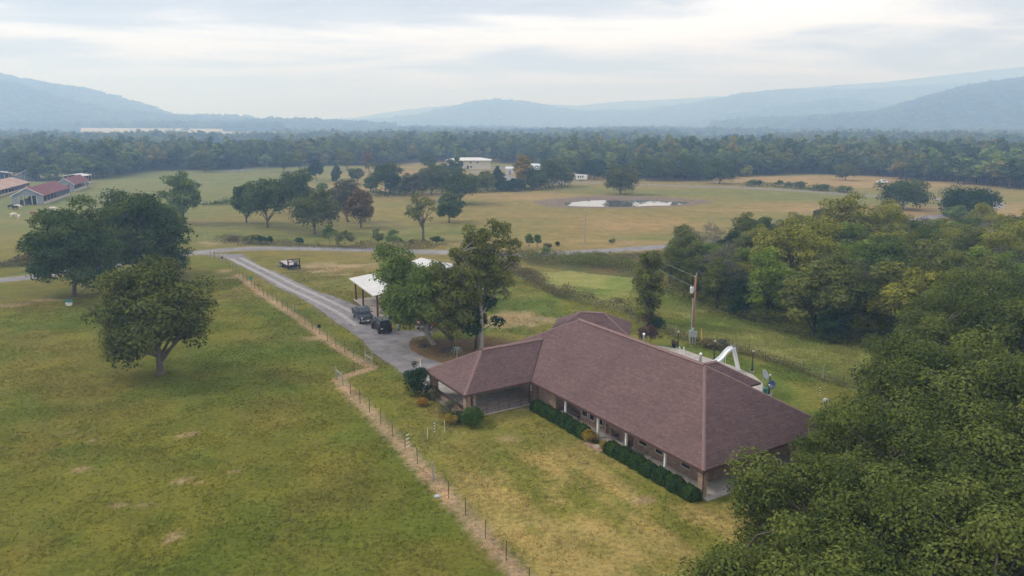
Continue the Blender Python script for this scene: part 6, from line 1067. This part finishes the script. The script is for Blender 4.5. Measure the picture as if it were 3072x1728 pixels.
for (p, rz_, m_, lab) in (((315, 1228), 1.3, 'cow_white', 'white cow grazing beside another white cow'), ((455, 1270), 1.9, 'cow_white', 'white cow grazing, its head lower than the cow beside it'), ((805, 1182), 2.6, 'cow_brown', 'reddish brown cow grazing alone'), ((368, 1045), 1.5, 'cow_black', 'black cow standing near the barn'), ((415, 1022), .2, 'cow_white', 'white cow lying behind the black cow'), ((258, 1020), 1.2, 'cow_black', 'dark cow grazing nearest the barn corner'), ((1270, 1075), .8, 'cow_white', 'white cow half hidden by the left oak')):
    cow(ZC(*p), rz_, m_, lab)
    if first:
        for i, r_ in enumerate(CR): cme.skin_vertices[0].data[i].radius = (r_ * .82, r_)
        cme.skin_vertices[0].data[0].use_root = True; first = False
# ---- barns and sheds on the left farm
M('barn_red_roof', (.120, .018, .026), .6, .12, .8, (.155, .030, .036)); M('barn_grey', (.22, .25, .30), .7, .12, 1.2); M('rust_roof', (.36, .20, .16), .8, .3, .35, (.46, .33, .27), stretch=(.4, 3, 1)); M('rust_stripe', (.30, .13, .10), .8, .2, 1); M('barn_dark', (.020, .020, .024), .9, .2, 2)
def barn(name, pa, pb_, L_, eave, ridge_, label, roofm, wallm, opening=True, ribs=26, side_open=True, wallh=1.0, cat='barn', over=.5):
    """gable front from pa (left foot) to pb_ (right foot); runs L_ metres back from it"""
    pa, pb_ = np.array(pa), np.array(pb_); d = pb_ - pa; Wd = np.linalg.norm(d); o = thing(name, label, cat, (pa[0], pa[1], 0), math.atan2(d[1], d[0]))
    # frame: x across the gable, y to the back
    for s, (xa, za, xb, zb) in enumerate(((-over, eave - over * (ridge_ - eave) / (Wd / 2), Wd / 2, ridge_), (Wd / 2, ridge_, Wd + over, eave - over * (ridge_ - eave) / (Wd / 2)))):
        r_ = slab_('roof_slope', [(xa, -over, za), (xb, -over, zb), (xb, L_ + over, zb), (xa, L_ + over, za)], .10, roofm, o)
        for k in range(1, ribs): y = -over + (L_ + 2 * over) * k / ribs; MB().add([(xa, y - .05, za + .004), (xb, y - .05, zb + .004), (xb, y + .05, zb + .004), (xa, y + .05, za + .004), (xa, y, za + .06), (xb, y, zb + .06)], [(0, 1, 5, 4), (4, 5, 2, 3)]).build('rib', roofm, r_)
        MB().add([(xa, -over - .03, za - .10), (xb, -over - .03, zb - .10), (xb, -over - .03, zb + .12), (xa, -over - .03, za + .12), (xa, -over + .02, za - .10), (xb, -over + .02, zb - .10), (xb, -over + .02, zb + .12), (xa, -over + .02, za + .12)], [(0, 1, 2, 3), (7, 6, 5, 4), (3, 2, 6, 7), (0, 4, 5, 1)]).build('barge_board', 'white_paint', o)
    zs = lambda x: eave + (ridge_ - eave) * (1 - abs(x - Wd / 2) / (Wd / 2)) - .12
    def gable(y, a, b, z0): return MB().add([(a, y, z0), (b, y, z0), (b, y, zs(b))] + ([(Wd / 2, y, zs(Wd / 2))] if a < Wd / 2 < b else []) + [(a, y, zs(a))], [tuple(range(5 if a < Wd / 2 < b else 4))]).build('gable_wall', wallm, o)
    if opening: gable(0, 0, Wd, eave * .92); gable(0, 0, Wd * .20, -.05); gable(0, Wd * .78, Wd, -.05)
    else: gable(0, 0, Wd, -.05)
    gable(L_, 0, Wd, -.05)
    for x in (Wd * .20, Wd * .36, Wd * .62, Wd * .78): MB().bx(x - .12, x + .12, -.10, .12, -.05, eave * .92).build('door_post', 'trim_tan', o)
    for x in (.0, Wd): MB().bx(x - .06, x + .06, .05, L_, -.05, wallh).build('side_wall', 'slab_wall', o)
    n_ = max(3, int(L_ / 4))
    for k in range(n_ + 1):
        for x in (.0, Wd): MB().bx(x - .1, x + .1, L_ * k / n_ - .1, L_ * k / n_ + .1, -.05, eave - .1).build('post', 'wood_post', o)
    MB().bx(.25, Wd - .25, .6, L_ - .4, 0, .05).build('floor', 'barn_dark', o); MB().bx(Wd * .45, Wd * .55, 2.0, L_ * .9, .05, eave * .8).build('stall_partition', 'barn_dark', o)
    return o
ZC2 = lambda x, y: G(.12422 * x, 500 + .12422 * y)
barn('cattle_barn', ZC2(325, 935), ZC2(1065, 915), 34, 3.4, 5.9, 'long open barn with a dark red roof and grey gable front nearest the cows', 'barn_red_roof', 'barn_grey')
barn('cattle_barn', ZC2(1375, 620), ZC2(1800, 610), 26, 3.3, 5.6, 'open barn with a dark red roof behind the nearer red-roofed barn', 'barn_red_roof', 'barn_grey')
barn('machine_shed', ZC2(1560, 430), ZC2(2040, 425), 8, 3.9, 4.6, 'shed with a white low roof behind the second red-roofed barn', 'white_metal', 'barn_dark', False, 10)
pn = np.array(ZC2(-500, 860)); pu = np.array(ZC2(720, 520)) - pn; pL = np.linalg.norm(pu); pu /= pL
barn('poultry_house', tuple(pn - np.array([pu[1], -pu[0]]) * 13), tuple(pn), pL, 2.7, 4.9, 'long low poultry house with a rust-streaked pale red roof', 'rust_roof', 'barn_grey', True, 40, wallh=.7)
barn('poultry_house', ZC2(410, 345), ZC2(940, 320), 9, 2.9, 5.2, 'old shed with a rusty striped roof at the edge of the wood', 'rust_roof', 'barn_grey', False, 16)
barn('field_shed', ZC2(-300, 300), ZC2(370, 280), 8, 2.4, 3.4, 'low shed with a white roof edge left of the rusty striped shed', 'white_metal', 'barn_dark', False, 12)
barn('field_shed', ZC2(715, 640), ZC2(885, 628), 4, 1.9, 2.7, 'tiny red-roofed shed beside the long barn', 'barn_red_roof', 'barn_grey', False, 6, cat='shed')
barn('field_shed', ZC2(2030, 520), ZC2(2130, 500), 4, 2.2, 2.7, 'small pale-roofed lean shed at the end of the second barn', 'white_metal', 'barn_dark', False, 6, cat='shed')
# ---- far farmhouse, silver house, silos
M('cream_wall', (.52, .47, .38), .8, .06, .6); M('silver_roof', (.60, .63, .66), .35, .1, .5, metal=.3)
ZF = lambda x, y, z=0: G(1330 + .18245 * x, 450 + .18245 * y, z)
def hip_house(name, pa, pb_, depth, eave, ridge_, wallm, roofm, label, wins, storeys=1, over=1.0):
    pa, pb_ = np.array(pa), np.array(pb_); d = pb_ - pa; Wd = np.linalg.norm(d); o = thing(name, label, 'house', (pa[0], pa[1], 0), math.atan2(d[1], d[0])); h = depth / 2
    MB().bx(0, Wd, 0, depth, -.1, eave).build('wall', wallm, o); a, b = -over, Wd + over; c, e = -over, depth + over
    MB().add([(a, c, eave), (b, c, eave), (b, e, eave), (a, e, eave), (a + h + over, h, ridge_), (b - h - over, h, ridge_)], [(0, 1, 5, 4), (1, 2, 5), (2, 3, 4, 5), (3, 0, 4), (3, 2, 1, 0)]).build('roof', roofm, o); MB().bx(a, b, c - .04, c, eave - .25, eave + .05).build('fascia', roofm, o)
    for (x, z, w_, h_) in wins: f_ = MB().bx(x - w_ / 2 - .1, x + w_ / 2 + .1, -.08, -.01, z - .1, z + h_ + .1).build('window', wallm, o); MB().bx(x - w_ / 2, x + w_ / 2, -.10, -.07, z, z + h_).build('pane', 'window_glass', f_)
    return o
hip_house('farmhouse', ZF(60, 318), ZF(765, 318), 11, 5.4, 6.9, 'cream_wall', 'white_metal', 'cream two-storey farmhouse with a wide white hipped roof beyond the pond', [(14.6, 3.6, 1.0, 1.0), (18.7, 3.6, 1.0, 1.0), (14.6, .9, 1.2, 1.0), (12.7, .2, 1.2, 2.1), (9.5, 3.6, 1.0, 1.0)])
hip_house('silver_roof_house', ZF(1250, 430), ZF(1720, 432), 10, 3.0, 6.4, 'barn_dark', 'silver_roof', 'dark-walled house with a broad silver roof behind the far trees', [(3, .9, 1.2, 1.2), (8, .9, 1.2, 1.2)])
tk = thing('storage_shed', 'small white and grey storage shed in the farmhouse yard', 'shed', ZF(1095, 402)); MB().bx(-2.2, 2.2, 0, 3, -.05, 3.2).build('wall', 'white_metal', tk); MB().add([(-2.5, -.3, 3.2), (2.5, -.3, 3.2), (2.5, 3.3, 3.2), (-2.5, 3.3, 3.2), (-2.5, 1.5, 4.2), (2.5, 1.5, 4.2)], [(0, 1, 5, 4), (2, 3, 4, 5), (1, 2, 5), (3, 0, 4), (3, 2, 1, 0)]).build('roof', 'silver_roof', tk); MB().bx(-.6, .6, -.05, -.01, 0, 2.2).build('door', 'barn_grey', tk)
rt = thing('rock', 'pale rock lying in the pasture beside the lawn fence', 'rock', Z7(2112, 952)); MB().loft([[(r_ * (1 + .25 * math.sin(3 * t + z * 5)) * math.cos(t), r_ * .7 * math.sin(t), z) for t in np.linspace(0, 6.283, 9, endpoint=False)] for r_, z in ((.22, -.03), (.26, .06), (.18, .17), (.05, .21))]).build('stone', 'meter_grey', rt)
# ================================================================== HAZE: the air of the valley
hz_ = MB().bx(-13000, 13000, -2500, 13500, -8, 470)
vm = bpy.data.materials.new('valley_haze'); vm.use_nodes = True; t = vm.node_tree; t.nodes.clear()
o_ = N(t, 'ShaderNodeOutputMaterial'); pv = N(t, 'ShaderNodeVolumePrincipled'); pv.inputs['Color'].default_value = (.40, .62, 1.0, 1); pv.inputs['Absorption Color'].default_value = (.84, .84, .84, 1); pv.inputs['Density'].default_value = HAZE; pv.inputs['Anisotropy'].default_value = 0.25
t.links.new(pv.outputs[0], o_.inputs['Volume'])
tag(hz_.build('haze', vm), 'pale blue haze lying over the whole valley', 'haze', kind='stuff')
